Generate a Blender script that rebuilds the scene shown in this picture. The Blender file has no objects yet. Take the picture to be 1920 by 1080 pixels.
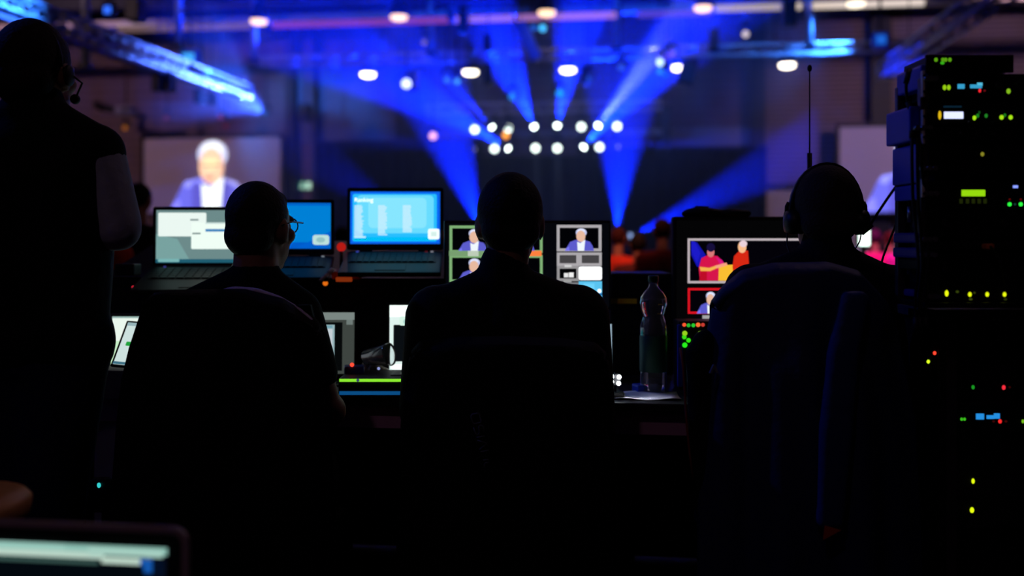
import bpy, bmesh, math, random
from mathutils import Vector, Matrix, Euler
random.seed(7)
S = bpy.context.scene
COL = S.collection
PI = math.pi

# ------------------------------------------------------------------ camera
CAM_H, YAW, F, HOR = 1.2, math.radians(7.5), 1867.0, 450.0
FOCUS = 2.62
cam = bpy.data.cameras.new('camera'); camo = bpy.data.objects.new('camera', cam); COL.objects.link(camo)
cam.sensor_width = 36.0; cam.lens = F * 36.0 / 1920.0
cam.shift_y = (HOR - 540.0) / 1920.0
cam.clip_start = 0.05; cam.clip_end = 200
camo.location = (0, 0, CAM_H); camo.rotation_euler = (PI / 2, 0, YAW)
cam.dof.use_dof = True; cam.dof.focus_distance = FOCUS; cam.dof.aperture_fstop = 1.5
S.camera = camo
# ------------------------------------------------------------------ world, exposure
w = bpy.data.worlds.new('night'); S.world = w; w.use_nodes = True
w.node_tree.nodes['Background'].inputs[0].default_value = (0.02, 0.03, 0.10, 1)
w.node_tree.nodes['Background'].inputs[1].default_value = 0.02
S.view_settings.view_transform = 'Standard'; S.view_settings.look = 'None'
S.view_settings.exposure = 0.0; S.view_settings.gamma = 1.0; S.view_settings.use_curve_mapping = False
S.cycles.use_denoising = True
S.cycles.max_bounces = 7; S.cycles.diffuse_bounces = 3; S.cycles.glossy_bounces = 3
S.cycles.transmission_bounces = 6; S.cycles.transparent_max_bounces = 8; S.cycles.volume_bounces = 0
S.cycles.sample_clamp_indirect = 4.0
HAZE_DENSITY = 0.045
PENDANT_W, BEAM_W = 30.0, 16000.0

FWD = Vector((-math.sin(YAW), math.cos(YAW), 0)); RGT = Vector((math.cos(YAW), math.sin(YAW), 0)); UP = Vector((0, 0, 1))
CAMP = Vector((0, 0, CAM_H))
def ray(px, py): return FWD + RGT * ((px - 960) / F) + UP * ((HOR - py) / F)
def at(px, py, d): return CAMP + ray(px, py) * d                 # a point of the place seen at depth d
def aty(px, py, Y):                                               # a point on the hall plane y = Y
    r = ray(px, py); return CAMP + r * (Y / r.y)
def atz(px, py, z):
    r = ray(px, py); return CAMP + r * ((z - CAM_H) / r.z)
def zpx(py, d): return CAM_H + (HOR - py) / F * d

# ------------------------------------------------------------------ materials
def lin(c):
    c = c / 255.0
    return c / 12.92 if c <= 0.04045 else ((c + 0.055) / 1.055) ** 2.4
def rgb(c): return (lin(c[0]), lin(c[1]), lin(c[2]), 1.0)
_M = {}
def mat(name, c, rough=0.6, metal=0.0, spec=0.3, noise=0.0, scale=30.0, bump=0.0):
    if name in _M: return _M[name]
    m = bpy.data.materials.new(name); m.use_nodes = True; nt = m.node_tree; b = nt.nodes['Principled BSDF']
    b.inputs['Base Color'].default_value = rgb(c); b.inputs['Roughness'].default_value = rough
    b.inputs['Metallic'].default_value = metal; b.inputs['Specular IOR Level'].default_value = spec
    if noise or bump:
        tc = nt.nodes.new('ShaderNodeTexCoord'); n = nt.nodes.new('ShaderNodeTexNoise')
        n.inputs['Scale'].default_value = scale; n.inputs['Detail'].default_value = 5
        nt.links.new(tc.outputs['Object'], n.inputs['Vector'])
        if noise:
            mx = nt.nodes.new('ShaderNodeMixRGB'); col = rgb(c)
            mx.inputs[1].default_value = tuple(v * (1 - noise) for v in col[:3]) + (1,)
            mx.inputs[2].default_value = tuple(min(1, v * (1 + noise)) for v in col[:3]) + (1,)
            nt.links.new(n.outputs['Fac'], mx.inputs[0]); nt.links.new(mx.outputs[0], b.inputs['Base Color'])
        if bump:
            bp = nt.nodes.new('ShaderNodeBump'); bp.inputs['Strength'].default_value = bump; bp.inputs['Distance'].default_value = 0.01
            nt.links.new(n.outputs['Fac'], bp.inputs['Height']); nt.links.new(bp.outputs[0], b.inputs['Normal'])
    _M[name] = m; return m
def emi(c, s=1.0, sample=True):
    k = ('e', tuple(c), s)
    if k in _M: return _M[k]
    m = bpy.data.materials.new('glow_%d_%d_%d' % tuple(c)); m.use_nodes = True; nt = m.node_tree
    for n in list(nt.nodes): nt.nodes.remove(n)
    e = nt.nodes.new('ShaderNodeEmission'); o = nt.nodes.new('ShaderNodeOutputMaterial')
    e.inputs[0].default_value = rgb(c); e.inputs[1].default_value = s
    nt.links.new(e.outputs[0], o.inputs[0])
    if not sample: m.cycles.emission_sampling = 'NONE'
    _M[k] = m; return m
def led(c, s=2.0): return emi(c, s, False)

M_black = mat('black_plastic', (14, 14, 15), 0.5, 0, 0.35)
M_blackm = mat('black_metal', (16, 16, 18), 0.45, 0.4, 0.4)
M_rack = mat('rack_black', (11, 11, 12), 0.5, 0.2, 0.3)
M_alu = mat('aluminium', (150, 150, 155), 0.35, 0.85, 0.5)
M_truss = mat('truss_metal', (175, 175, 182), 0.45, 0.55, 0.5)
M_dark = mat('dark_grey_plastic', (30, 30, 32), 0.55, 0, 0.3)
M_cable = mat('cable_rubber', (8, 8, 9), 0.6, 0, 0.3)
M_skin = mat('skin', (150, 100, 78), 0.55, 0, 0.35, 0.08, 60)
M_skinpale = mat('pale_skin', (165, 115, 92), 0.55, 0, 0.35, 0.08, 60)
M_hair = mat('dark_hair', (20, 15, 12), 0.7, 0, 0.25, 0.4, 120, 0.4)
M_greyhair = mat('short_grey_brown_hair', (52, 42, 36), 0.8, 0, 0.2, 0.4, 150, 0.4)

# ------------------------------------------------------------------ mesh builder
class MB:
    def __init__(s): s.v = []; s.f = []; s.m = []; s.sm = []
    def add(s, vs, fs, mi=0, smooth=False):
        o = len(s.v); s.v += [Vector(p) for p in vs]
        for f in fs: s.f.append([i + o for i in f]); s.m.append(mi); s.sm.append(smooth)
        return s
    def box(s, c, d, R=None, mi=0, bev=0.0):
        c = Vector(c); hx, hy, hz = d[0] / 2, d[1] / 2, d[2] / 2
        bm = bmesh.new(); bmesh.ops.create_cube(bm, size=1.0)
        for v in bm.verts: v.co = Vector((v.co.x * d[0], v.co.y * d[1], v.co.z * d[2]))
        if bev > 0: bmesh.ops.bevel(bm, geom=list(bm.edges), offset=min(bev, 0.45 * min(d)), segments=2, affect='EDGES', profile=0.6)
        vs = [(R @ v.co if R else v.co) + c for v in bm.verts]
        bm.verts.index_update(); fs = [[v.index for v in f.verts] for f in bm.faces]
        bm.free(); return s.add(vs, fs, mi)
    def cyl(s, p0, p1, r0, r1=None, n=16, mi=0, caps=True, smooth=True):
        p0, p1 = Vector(p0), Vector(p1); r1 = r0 if r1 is None else r1
        z = (p1 - p0).normalized(); x = z.orthogonal().normalized(); y = z.cross(x)
        vs = []
        for p, r in ((p0, r0), (p1, r1)):
            for k in range(n):
                a = 2 * PI * k / n; vs.append(p + x * (r * math.cos(a)) + y * (r * math.sin(a)))
        fs = [[k, (k + 1) % n, n + (k + 1) % n, n + k] for k in range(n)]
        s.add(vs, fs, mi, smooth)
        if caps:
            o = len(s.v) - 2 * n
            s.f.append([o + k for k in range(n - 1, -1, -1)]); s.m.append(mi); s.sm.append(False)
            s.f.append([o + n + k for k in range(n)]); s.m.append(mi); s.sm.append(False)
        return s
    def tube(s, pts, r, n=8, mi=0):
        pts = [Vector(p) for p in pts]; N = len(pts); vs = []; x = None
        for i, p in enumerate(pts):
            t = (pts[min(i + 1, N - 1)] - pts[max(i - 1, 0)]).normalized()
            x = t.orthogonal().normalized() if x is None else (x - t * x.dot(t)).normalized()
            y = t.cross(x); rr = r[i] if isinstance(r, (list, tuple)) else r
            for k in range(n):
                a = 2 * PI * k / n; vs.append(p + x * (rr * math.cos(a)) + y * (rr * math.sin(a)))
        fs = [[i * n + k, i * n + (k + 1) % n, (i + 1) * n + (k + 1) % n, (i + 1) * n + k] for i in range(N - 1) for k in range(n)]
        fs.append(list(range(n - 1, -1, -1))); fs.append([(N - 1) * n + k for k in range(n)])
        return s.add(vs, fs, mi, True)
    def ell(s, c, r, R=None, mi=0, nu=20, nv=12):
        c = Vector(c); r = (r, r, r) if isinstance(r, (int, float)) else r
        vs = [Vector((0, 0, r[2]))]
        for j in range(1, nv):
            t = PI * j / nv
            for k in range(nu):
                a = 2 * PI * k / nu; vs.append(Vector((r[0] * math.sin(t) * math.cos(a), r[1] * math.sin(t) * math.sin(a), r[2] * math.cos(t))))
        vs.append(Vector((0, 0, -r[2]))); fs = []
        for k in range(nu): fs.append([0, 1 + k, 1 + (k + 1) % nu])
        for j in range(nv - 2):
            for k in range(nu):
                a = 1 + j * nu + k; b = 1 + j * nu + (k + 1) % nu; fs.append([a, a + nu, b + nu, b])
        L = len(vs) - 1; o = 1 + (nv - 2) * nu
        for k in range(nu): fs.append([o + k, L, o + (k + 1) % nu])
        return s.add([(R @ v if R else v) + c for v in vs], fs, mi, True)
    def lathe(s, prof, c=(0, 0, 0), n=28, mi=0):
        c = Vector(c); vs = []
        for r, z in prof:
            for k in range(n):
                a = 2 * PI * k / n; vs.append(c + Vector((r * math.cos(a), r * math.sin(a), z)))
        fs = [[i * n + k, i * n + (k + 1) % n, (i + 1) * n + (k + 1) % n, (i + 1) * n + k] for i in range(len(prof) - 1) for k in range(n)]
        return s.add(vs, fs, mi, True)
    def poly(s, pts, mi=0): return s.add(pts, [list(range(len(pts)))], mi)
    def build(s, name, mats, parent=None, world=False):
        me = bpy.data.meshes.new(name); mats = mats if isinstance(mats, (list, tuple)) else [mats]
        off = root_of(parent).location if (world and parent) else Vector((0, 0, 0))
        me.from_pydata([tuple(v - off) for v in s.v], [], s.f)
        for m in mats: me.materials.append(m)
        for p, mi, sm in zip(me.polygons, s.m, s.sm): p.material_index = mi; p.use_smooth = sm
        me.validate(); me.update()
        o = bpy.data.objects.new(name, me); COL.objects.link(o)
        if parent: o.parent = parent
        return o
def root_of(o):
    while o.parent: o = o.parent
    return o
def tag(o, label=None, cat=None, group=None, kind=None):
    if label: o['label'] = label
    if cat: o['category'] = cat
    if group: o['group'] = group
    if kind: o['kind'] = kind
    return o
def thing(name, label, cat, loc=(0, 0, 0), rz=0.0, group=None):
    o = bpy.data.objects.new(name, None); COL.objects.link(o); o.location = loc; o.rotation_euler = (0, 0, rz)
    o.empty_display_size = 0.05
    return tag(o, label, cat, group)
def struct(name, mb, m, label=None):
    o = mb.build(name, m); o['kind'] = 'structure'
    if label: o['label'] = label
    return o
def rotz(a): return Matrix.Rotation(a, 3, 'Z')
def basis(z):                                                     # rotation whose z axis points along z
    z = Vector(z).normalized(); return z.to_track_quat('Z', 'Y').to_matrix()

def blob(prims, voxel=0.012, smooth=6):
    """One continuous surface from overlapping ellipsoids ('e',c,r[,R]) and tapered capsules ('c',p0,r0,p1,r1)."""
    b = MB()
    for p in prims:
        if p[0] == 'e': b.ell(p[1], p[2], p[3] if len(p) > 3 else None)
        else:
            p0, r0, p1, r1 = Vector(p[1]), p[2], Vector(p[3]), p[4]
            b.ell(p0, r0, None, 0, 16, 10); b.ell(p1, r1, None, 0, 16, 10)
            if (p1 - p0).length > 1e-4: b.cyl(p0, p1, r0, r1, 16)
    me = bpy.data.meshes.new('tmp'); me.from_pydata([tuple(v) for v in b.v], [], b.f)
    o = bpy.data.objects.new('tmp', me); COL.objects.link(o)
    rm = o.modifiers.new('r', 'REMESH'); rm.mode = 'VOXEL'; rm.voxel_size = voxel; rm.use_smooth_shade = True
    if smooth:
        sm = o.modifiers.new('s', 'SMOOTH'); sm.iterations = smooth; sm.factor = 0.5
    dg = bpy.context.evaluated_depsgraph_get()
    res = bpy.data.meshes.new_from_object(o.evaluated_get(dg))
    bpy.data.objects.remove(o); bpy.data.meshes.remove(me)
    return res
def blob_obj(name, prims, m, parent, voxel=0.012, smooth=6):
    me = blob(prims, voxel, smooth); me.name = name; me.materials.clear(); me.materials.append(m)
    for p in me.polygons: p.use_smooth = True
    o = bpy.data.objects.new(name, me); COL.objects.link(o); o.parent = parent
    return o
def light_spot(name, loc, target, W, color, deg, blend=0.5, radius=0.05, parent=None):
    l = bpy.data.lights.new(name, 'SPOT'); l.energy = W; l.color = color; l.spot_size = math.radians(deg); l.spot_blend = blend; l.shadow_soft_size = radius
    o = bpy.data.objects.new(name, l); COL.objects.link(o)
    loc = Vector(loc); o.location = loc; o.rotation_euler = (Vector(target) - loc).to_track_quat('-Z', 'Y').to_euler()
    if parent:
        o.parent = parent; o.matrix_parent_inverse = Matrix.Translation(-root_of(parent).location)
    return o
# ================================================================== THE HALL
XL, XR, YB, YR, ZC = -21.0, 15.0, 30.5, -5.0, 8.0
def wall_mat(name, c, stripe=0.0, per=0.5, axis='Z'):
    m = bpy.data.materials.new(name); m.use_nodes = True; nt = m.node_tree; b = nt.nodes['Principled BSDF']
    b.inputs['Roughness'].default_value = 0.75; b.inputs['Specular IOR Level'].default_value = 0.2
    tc = nt.nodes.new('ShaderNodeTexCoord'); wv = nt.nodes.new('ShaderNodeTexWave')
    wv.bands_direction = axis; wv.inputs['Scale'].default_value = per; wv.inputs['Distortion'].default_value = 0.0
    nz = nt.nodes.new('ShaderNodeTexNoise'); nz.inputs['Scale'].default_value = 0.7; nz.inputs['Detail'].default_value = 4
    nt.links.new(tc.outputs['Object'], wv.inputs['Vector']); nt.links.new(tc.outputs['Object'], nz.inputs['Vector'])
    mx = nt.nodes.new('ShaderNodeMixRGB'); col = rgb(c)
    mx.inputs[1].default_value = tuple(v * (1 - stripe) for v in col[:3]) + (1,); mx.inputs[2].default_value = col
    nt.links.new(wv.outputs['Fac'], mx.inputs[0])
    m2 = nt.nodes.new('ShaderNodeMixRGB'); m2.blend_type = 'MULTIPLY'; m2.inputs[0].default_value = 0.35
    nt.links.new(mx.outputs[0], m2.inputs[1]); nt.links.new(nz.outputs['Fac'], m2.inputs[2])
    nt.links.new(m2.outputs[0], b.inputs['Base Color'])
    return m
M_wall = wall_mat('hall_wall_paint', (150, 122, 128), 0.25, 1.2)
M_slat = wall_mat('corrugated_wall_cladding', (158, 138, 150), 0.45, 2.2)
M_ceil = wall_mat('ceiling_sheeting', (46, 42, 48), 0.4, 0.8, 'X')
M_floor = wall_mat('hall_floor', (15, 14, 15), 0.1, 0.4, 'X')
def slab(name, c, d, m): return struct(name, MB().box(c, d), m)
slab('floor', ((XL + XR) / 2, (YB + YR) / 2, -0.1), (XR - XL, YB - YR, 0.2), M_floor)
slab('ceiling', ((XL + XR) / 2, (YB + YR) / 2, ZC + 0.1), (XR - XL, YB - YR, 0.2), M_ceil)
slab('wall_left', (XL - 0.1, (YB + YR) / 2, ZC / 2), (0.2, YB - YR, ZC), M_wall)
slab('wall_right', (XR + 0.1, (YB + YR) / 2, ZC / 2), (0.2, YB - YR, ZC), M_slat)
slab('wall_rear', ((XL + XR) / 2, YR - 0.1, ZC / 2), (XR - XL, 0.2, ZC), M_wall)
xs = aty(1436, 300, YB).x
slab('wall_back', ((XL + xs) / 2, YB + 0.1, ZC / 2), (xs - XL, 0.2, ZC), M_wall)
zl = aty(1440, 350, YB).z
slab('wall_back_right', ((XR + xs) / 2, YB + 0.1, (ZC + zl) / 2), (XR - xs, 0.2, ZC - zl), M_slat)
slab('wall_back_lower', ((XR + xs) / 2, YB + 0.1, zl / 2), (XR - xs, 0.2, zl), mat('pale_wall_panel', (205, 190, 185), 0.7))
slab('trim_1', ((XR + xs) / 2, YB - 0.03, zl), (XR - xs, 0.1, 0.16), M_dark)
# steel columns against the back wall
M_steel = mat('painted_steel', (40, 40, 52), 0.5, 0.3)
for n, (px, w, m) in enumerate(((768, 0.75, M_steel), (1420, 0.42, M_steel), (1650, 0.55, M_steel), (545, 0.25, M_steel), (590, 0.12, M_steel))):
    c = aty(px, 300, YB - 0.3); slab('column_%d' % (n + 1), (c.x, YB - 0.3, ZC / 2), (w, 0.35, ZC), m)
# pale beam across the hall just under the first row of lamps, and ceiling girders
Yp = 22.9
M_beam = mat('pale_painted_beam', (190, 175, 180), 0.5)
slab('ceiling_beam_1', ((XL + XR) / 2, Yp + 0.7, 6.62), (XR - XL, 0.3, 0.16), M_beam)
slab('ceiling_beam_2', ((XL + XR) / 2, Yp + 0.8, 7.2), (XR - XL, 0.3, 0.3), M_steel)
for n, Y in enumerate((25.5, 28.0)):
    slab('ceiling_beam_%d' % (n + 3), ((XL + XR) / 2, Y, 7.7), (XR - XL, 0.25, 0.5), M_steel)
# panels above the stage drape, the blue light on them put into their colour
M_panel = mat('pale_upper_panel', (150, 150, 170), 0.6)
a, b = aty(1258, 240, YB), aty(1436, 278, YB)
slab('trim_2', ((a.x + b.x) / 2, YB - 0.04, (a.z + b.z) / 2), (b.x - a.x, 0.06, a.z - b.z), M_panel)
a, b = aty(560, 150, YB), aty(744, 266, YB)
slab('trim_3', ((a.x + b.x) / 2, YB - 0.04, (a.z + b.z) / 2), (b.x - a.x, 0.06, a.z - b.z), mat('blue_lit_upper_panel', (105, 110, 150), 0.6))
a, b = aty(780, 196, YB), aty(800, 266, YB)

# ------------------------------------------------------------------ stage, drapes, haze
YS0, YS1 = 24.2, 29.3
sa, sb = aty(620, 500, 26), aty(1440, 500, 26)
st = thing('stage', 'black carpeted stage deck at the far end of the hall under the blue beams', 'stage', ((sa.x + sb.x) / 2, (YS0 + YS1) / 2, 0))
sw = sb.x - sa.x
MB().box((0, 0, 0.86), (sw, YS1 - YS0, 0.08), bev=0.01).build('deck', mat('stage_carpet', (10, 10, 12), 0.9), st)
MB().box((0, -(YS1 - YS0) / 2 + 0.03, 0.41), (sw - 0.05, 0.04, 0.81)).build('skirt', mat('stage_skirt', (8, 8, 9), 0.9), st)
for sx in (-1, 1):
    for sy in (-1, 0, 1): MB().box((sx * (sw / 2 - 0.15), sy * (YS1 - YS0) / 2 * 0.85, 0.41), (0.07, 0.07, 0.81)).build('leg', M_alu, st)
def drape(name, label, px0, px1, pytop, Y, m, amp=0.06, zbot=0.0):
    A, B = aty(px0, pytop, Y), aty(px1, pytop, Y); zt = A.z; wd = B.x - A.x
    t = thing(name, label, 'curtain', ((A.x + B.x) / 2, Y, zbot))
    mb = MB(); n = int(wd / 0.06); vs = []; fs = []
    for j in range(2):
        for i in range(n + 1):
            x = -wd / 2 + wd * i / n; y = amp * math.sin(i * 0.9) + amp * 0.4 * math.sin(i * 0.37)
            vs.append((x, y, (zt - zbot) * j))
    for i in range(n): fs.append([i, i + 1, n + 2 + i, n + 1 + i])
    mb.add(vs, fs, 0, True); o = mb.build('cloth', m, t)
    so = o.modifiers.new('s', 'SOLIDIFY'); so.thickness = 0.01
    MB().cyl((-wd / 2, 0, zt - zbot + 0.02), (wd / 2, 0, zt - zbot + 0.02), 0.03).build('rail', M_blackm, t)
    return t
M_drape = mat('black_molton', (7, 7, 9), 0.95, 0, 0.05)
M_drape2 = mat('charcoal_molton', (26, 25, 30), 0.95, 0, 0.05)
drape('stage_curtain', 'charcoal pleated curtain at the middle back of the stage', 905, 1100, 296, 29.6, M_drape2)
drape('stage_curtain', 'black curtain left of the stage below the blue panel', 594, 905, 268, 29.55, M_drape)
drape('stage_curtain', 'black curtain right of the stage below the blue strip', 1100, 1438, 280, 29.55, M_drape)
hz = MB().box((-3.5, 25.2, 4.0), (15.0, 9.4, 7.9))
hm = bpy.data.materials.new('stage_haze'); hm.use_nodes = True; nt = hm.node_tree
for n in list(nt.nodes): nt.nodes.remove(n)
vs_ = nt.nodes.new('ShaderNodeVolumeScatter'); ho = nt.nodes.new('ShaderNodeOutputMaterial')
vs_.inputs['Density'].default_value = HAZE_DENSITY; vs_.inputs['Anisotropy'].default_value = 0.35; vs_.inputs['Color'].default_value = (0.42, 0.55, 1, 1)
nt.links.new(vs_.outputs[0], ho.inputs['Volume'])
haze = hz.build('haze', hm); tag(haze, 'thin stage haze hanging in the air and lit by the blue beams', 'haze', kind='stuff')

# ------------------------------------------------------------------ trusses
def truss(label, p0, p1, s, tris=0.5, k_=1.0):
    p0, p1 = Vector(p0), Vector(p1); t = thing('lighting_truss', label, 'truss', (p0 + p1) / 2)
    z = (p1 - p0).normalized(); x = z.cross(UP).normalized(); y = x.cross(z); L = (p1 - p0).length
    cs = [x * (sx * s / 2) + y * (sy * s / 2) for sx, sy in ((-1, -1), (1, -1), (1, 1), (-1, 1))]
    for c in cs: MB().tube([p0 + c, p1 + c], 0.025 * k_, 8).build('chord', M_truss, t, True)
    lb = MB(); n = max(2, int(L / tris))
    for k in range(n):
        for q in range(4):
            a, b = cs[q], cs[(q + 1) % 4]
            if k % 2: a, b = b, a
            lb.tube([p0 + z * (L * k / n) + a, p0 + z * (L * (k + 1) / n) + b], 0.014 * k_, 6)
    lb.build('lacing', M_truss, t, True)
    for f_ in (.2, .8):
        e = p0.lerp(p1, f_); MB().cyl(e + y * (s / 2), Vector((e.x, e.y, ZC)), .012, n=8).build('hanger', M_blackm, t, True)
    for e in (p0, p1):
        eb = MB()
        for q in range(4): eb.tube([e + cs[q], e + cs[(q + 1) % 4]], 0.02, 6)
        eb.build('end_frame', M_truss, t, True)
    return t
zt = CAM_H + 4.0
e0 = atz(464, 172, zt); truss('long truss running down the left side of the hall, lit bright blue', (e0.x, 12.0, zt), (e0.x, e0.y, zt), 0.28, 0.22, 1.5)
LTX = e0.x
e1 = atz(1690, 112, zt); truss('long dim truss running down the right side of the hall', (e1.x, 13.5, zt), (e1.x, 24.6, zt), 0.34, 0.4, 1.4)
YC = 23.6; c0, c1 = aty(486, 124, YC), aty(1716, 98, YC); zc = 5.6
truss('truss across the hall in front of the stage carrying small blue lamps', (c0.x, YC, zc), (c1.x, YC, zc), 0.22)
u0, u1 = aty(800, 225, 27.2), aty(1240, 222, 27.2)
ZU, ZLw = aty(1025, 237, 27.2).z, aty(1025, 277, 27.2).z
truss('truss over the stage carrying the upper row of white spotlights', (u0.x, 27.35, ZU + 0.53), (u1.x, 27.35, ZU + 0.53), 0.26)
truss('lower truss over the stage carrying the lower row of white spotlights', (u0.x, 27.65, ZLw + 0.44), (u1.x, 27.65, ZLw + 0.44), 0.1, 0.3)
# hanger pipes
M_pipe = mat('galvanised_pipe', (150, 155, 170), 0.4, 0.6)
for px, t0, t1, Y, side in ((335, 40, 92, 22, 'near the blue cube lamp on the left'), (476, 55, 118, 23.3, 'at the left end of the cross truss'), (808, 38, 105, 23.4, 'left of the stage beams'),
                      (1156, 28, 98, 23.4, 'right of the two upward beams'), (1518, 24, 92, 23.4, 'above the tall whip antenna'), (160, 84, 130, 18.5, 'beside the head of the standing man')):
    A, B = aty(px, t0, Y), aty(px, t1, Y)
    t = thing('hanger_pipe', 'straight metal hanger pipe ' + side, 'pipe', (A.x, Y, B.z), 0, 'hanger pipes under the ceiling')
    MB().cyl((0, 0, 0), (0, 0, ZC - B.z), 0.085).build('tube', M_pipe, t)
    MB().box((0, 0, 0.05), (0.24, 0.24, 0.1), bev=0.02).build('clamp', M_blackm, t)

# ------------------------------------------------------------------ pendant lamps
def pendant(px, py, Y, z, label, group, c, s, W=None, tint=(1.0, 0.78, 0.80), P=None):
    P = P or aty(px, py, Y); t = thing('pendant_lamp', label, 'lamp', (P.x, Y, z), 0, group)
    MB().lathe([(0.0, 0.42), (0.1, 0.42), (0.14, 0.3), (0.2, 0.16), (0.215, 0.05), (0.215, 0.0), (0.205, 0.0), (0.2, 0.05), (0.0, 0.05)]).build('housing', M_black, t)
    MB().lathe([(0.195, 0.045), (0.2, -0.02), (0.18, -0.075), (0.1, -0.1), (0.0, -0.105)]).build('diffuser', emi(c, s), t)
    MB().cyl((0, 0, 0.42), (0, 0, ZC - z), 0.012, n=8).build('cord', M_cable, t)
    light_spot('lamp_light', (0, 0, -0.18), (0, 0, -3), W or PENDANT_W, tint, 165, 0.4, 0.15).parent = t
for (px, py), lb in zip(((485, 45), (748, 30), (1025, 20), (1318, 12), (1605, 12)),
        ('peach glowing lamp leftmost of the row under the ceiling beam', 'peach lamp second from the left in the row under the beam', 'peach lamp in the middle of the row under the ceiling beam',
         'peach lamp second from the right in the row under the beam', 'white lamp rightmost of the row in front of the bright lit strip')):
    pendant(px, py, Yp, 6.47, lb, 'pendant lamps in the near row', (255, 208, 172) if px < 1500 else (255, 240, 215), 2.2, 6)
for (px, py), lb in zip(((690, 143), (882, 136), (1065, 131), (1272, 126), (1476, 123)),
        ('white lamp leftmost of the lower far row of lamps', 'white lamp second from the left in the far row', 'white lamp in the middle of the lower far row',
         'white lamp second from the right beside the cluster of blue dots', 'white lamp rightmost of the far row next to the antenna tip')):
    pendant(px, py, 26.4, aty(1065, 131, 26.4).z + .02, lb, 'pendant lamps in the far row', (255, 246, 236), 7.0, 1.2)
for x, y, W, lb in ((-4.0, 13.0, 60, 'added dim fill lamp over the audience in the middle of the hall'), (2.6, 6.5, 50, 'added dim fill lamp over the audience right of the control desk'), (-1.5, -2.5, 32, 'added dim fill lamp behind the control desk')):
    pendant(0, 0, y, 6.47, lb, 'added dim fill lamps out of view', (120, 80, 90), 1.0, W, (1.0, 0.64, 0.78), Vector((x, y, 6.47)))  # added unseen lamps that fill the dark near part of the hall
# coloured light on the ceiling beam, built as added glowing strips
for (a, b, lb) in ((206, 455, 'dim beige lit stretch on the ceiling beam above the left truss'), (500, 835, 'dim pink lit stretch on the ceiling beam, left of the second peach lamp'), (840, 958, 'lilac lit stretch on the ceiling beam, left of the middle peach lamp'), (965, 1155, 'lilac-pink lit stretch on the ceiling beam at the middle peach lamp'), (1195, 1338, 'faint violet lit stretch on the ceiling beam'), (1345, 1468, 'pale lit stretch on the ceiling beam, left of the dark speaker'), (1488, 1507, 'short lit stretch of beam right of the dark hanging speaker'), (1530, 1742, 'longest bright lit stretch on the ceiling beam at right')):
    A, B = aty(a, 16, Yp), aty(b, 16, Yp); z = 6.52 if a > 1300 else 6.44
    tc_ = {206: (105, 82, 84), 500: (128, 58, 132), 840: (150, 110, 190), 965: (160, 110, 190), 1195: (80, 62, 190)}.get(a, (232, 214, 205))
    t = thing('lit_beam_strip', lb, 'lamp', ((A.x + B.x) / 2, Yp + 0.42, z), 0, 'lit stretches of the ceiling beam'); h = (B.x - A.x) / 2
    MB().cyl((-h, 0, 0), (h, 0, 0), 0.075).build('tube', emi(tc_, 0.55 if a == 1345 else 1.0), t)
    MB().box((0, 0.04, 0.1), (2 * h + 0.1, 0.2, 0.05), bev=0.01).build('housing', M_alu, t)

# ------------------------------------------------------------------ moving heads
BLUE = (0.0015, 0.022, 1.0)
def moving_head(p, target, label, group, r=0.11, glow=(235, 250, 255), s=4.0, stand=False, k=1.0, hang=None):
    """p: centre of the lens; the head looks along target - p"""
    p = Vector(p); d = (Vector(target) - p).normalized(); sgn = -1 if stand else 1
    hc = p - d * (0.16 * k); t = thing('moving_head_light', label, 'stage light', (hc.x, hc.y, hc.z + sgn * 0.42 * k), 0, group)
    MB().box(hc + UP * (sgn * 0.36 * k), (0.3 * k, 0.26 * k, 0.12 * k), bev=0.02).build('base', M_black, t, True)
    y = MB()
    for sx in (-1, 1): y.box(hc + Vector((sx * (r + 0.045), 0, sgn * 0.15 * k)), (0.03, 0.1 * k, 0.34 * k), bev=0.008)
    y.box(hc + UP * (sgn * 0.3 * k), (2 * r + 0.12, 0.1 * k, 0.03)); y.build('yoke', M_black, t, True)
    R = basis(d); hb = MB(); pr = [(0.0, -0.2 * k), (r * 0.7, -0.19 * k), (r * 0.95, -0.08 * k), (r * 1.02, 0.08 * k), (r * 1.02, 0.14 * k), (r * 0.9, 0.14 * k), (r * 0.9, 0.11 * k), (0.0, 0.11 * k)]
    q = MB().lathe(pr, n=20); hb.add([R @ v + hc for v in q.v], q.f, 0, True); hb.build('head', M_black, t, True)
    if not stand:
        zb = hc.z + 0.42 * k; MB().cyl((hc.x, hc.y, zb - 0.01), (hc.x, hc.y, hang or zb + 0.1), 0.018, n=8).box((hc.x, hc.y, (hang or zb + 0.1) - .02), (.05, .4, .03)).build('clamp', M_blackm, t, True)
    lb = MB(); lb.ell(hc + d * (0.12 * k), (r * 0.92, r * 0.92, r * 0.5), R); lb.build('lens', emi(glow, s), t, True)
    return t, p + d * 0.12
def beam(p, target, W, deg, parent, color=BLUE, blend=0.35):
    d = (Vector(target) - Vector(p)).normalized()
    light_spot('beam', Vector(p) + d * 0.1, target, W, color, deg, blend, 0.04, parent)
GU, GL = 'spotlights in the upper row over the stage', 'spotlights in the lower row over the stage'
YU = 27.2
ORD = ('first', 'second', 'third', 'fourth', 'fifth', 'sixth', 'seventh', 'eighth')
upper = ((890, 243, 1), (922, 238, 0), (953, 241, 1), (1001, 237, 0), (1045, 235, 0), (1090, 238, 1), (1122, 235, 0), (1157, 237, 1))
lower = ((890, 280, 2), (927, 279, 1), (952, 278, 0), (1004, 278, 1), (1045, 278, 1), (1095, 275, 0), (1124, 276, 1), (1160, 275, 2))
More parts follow.
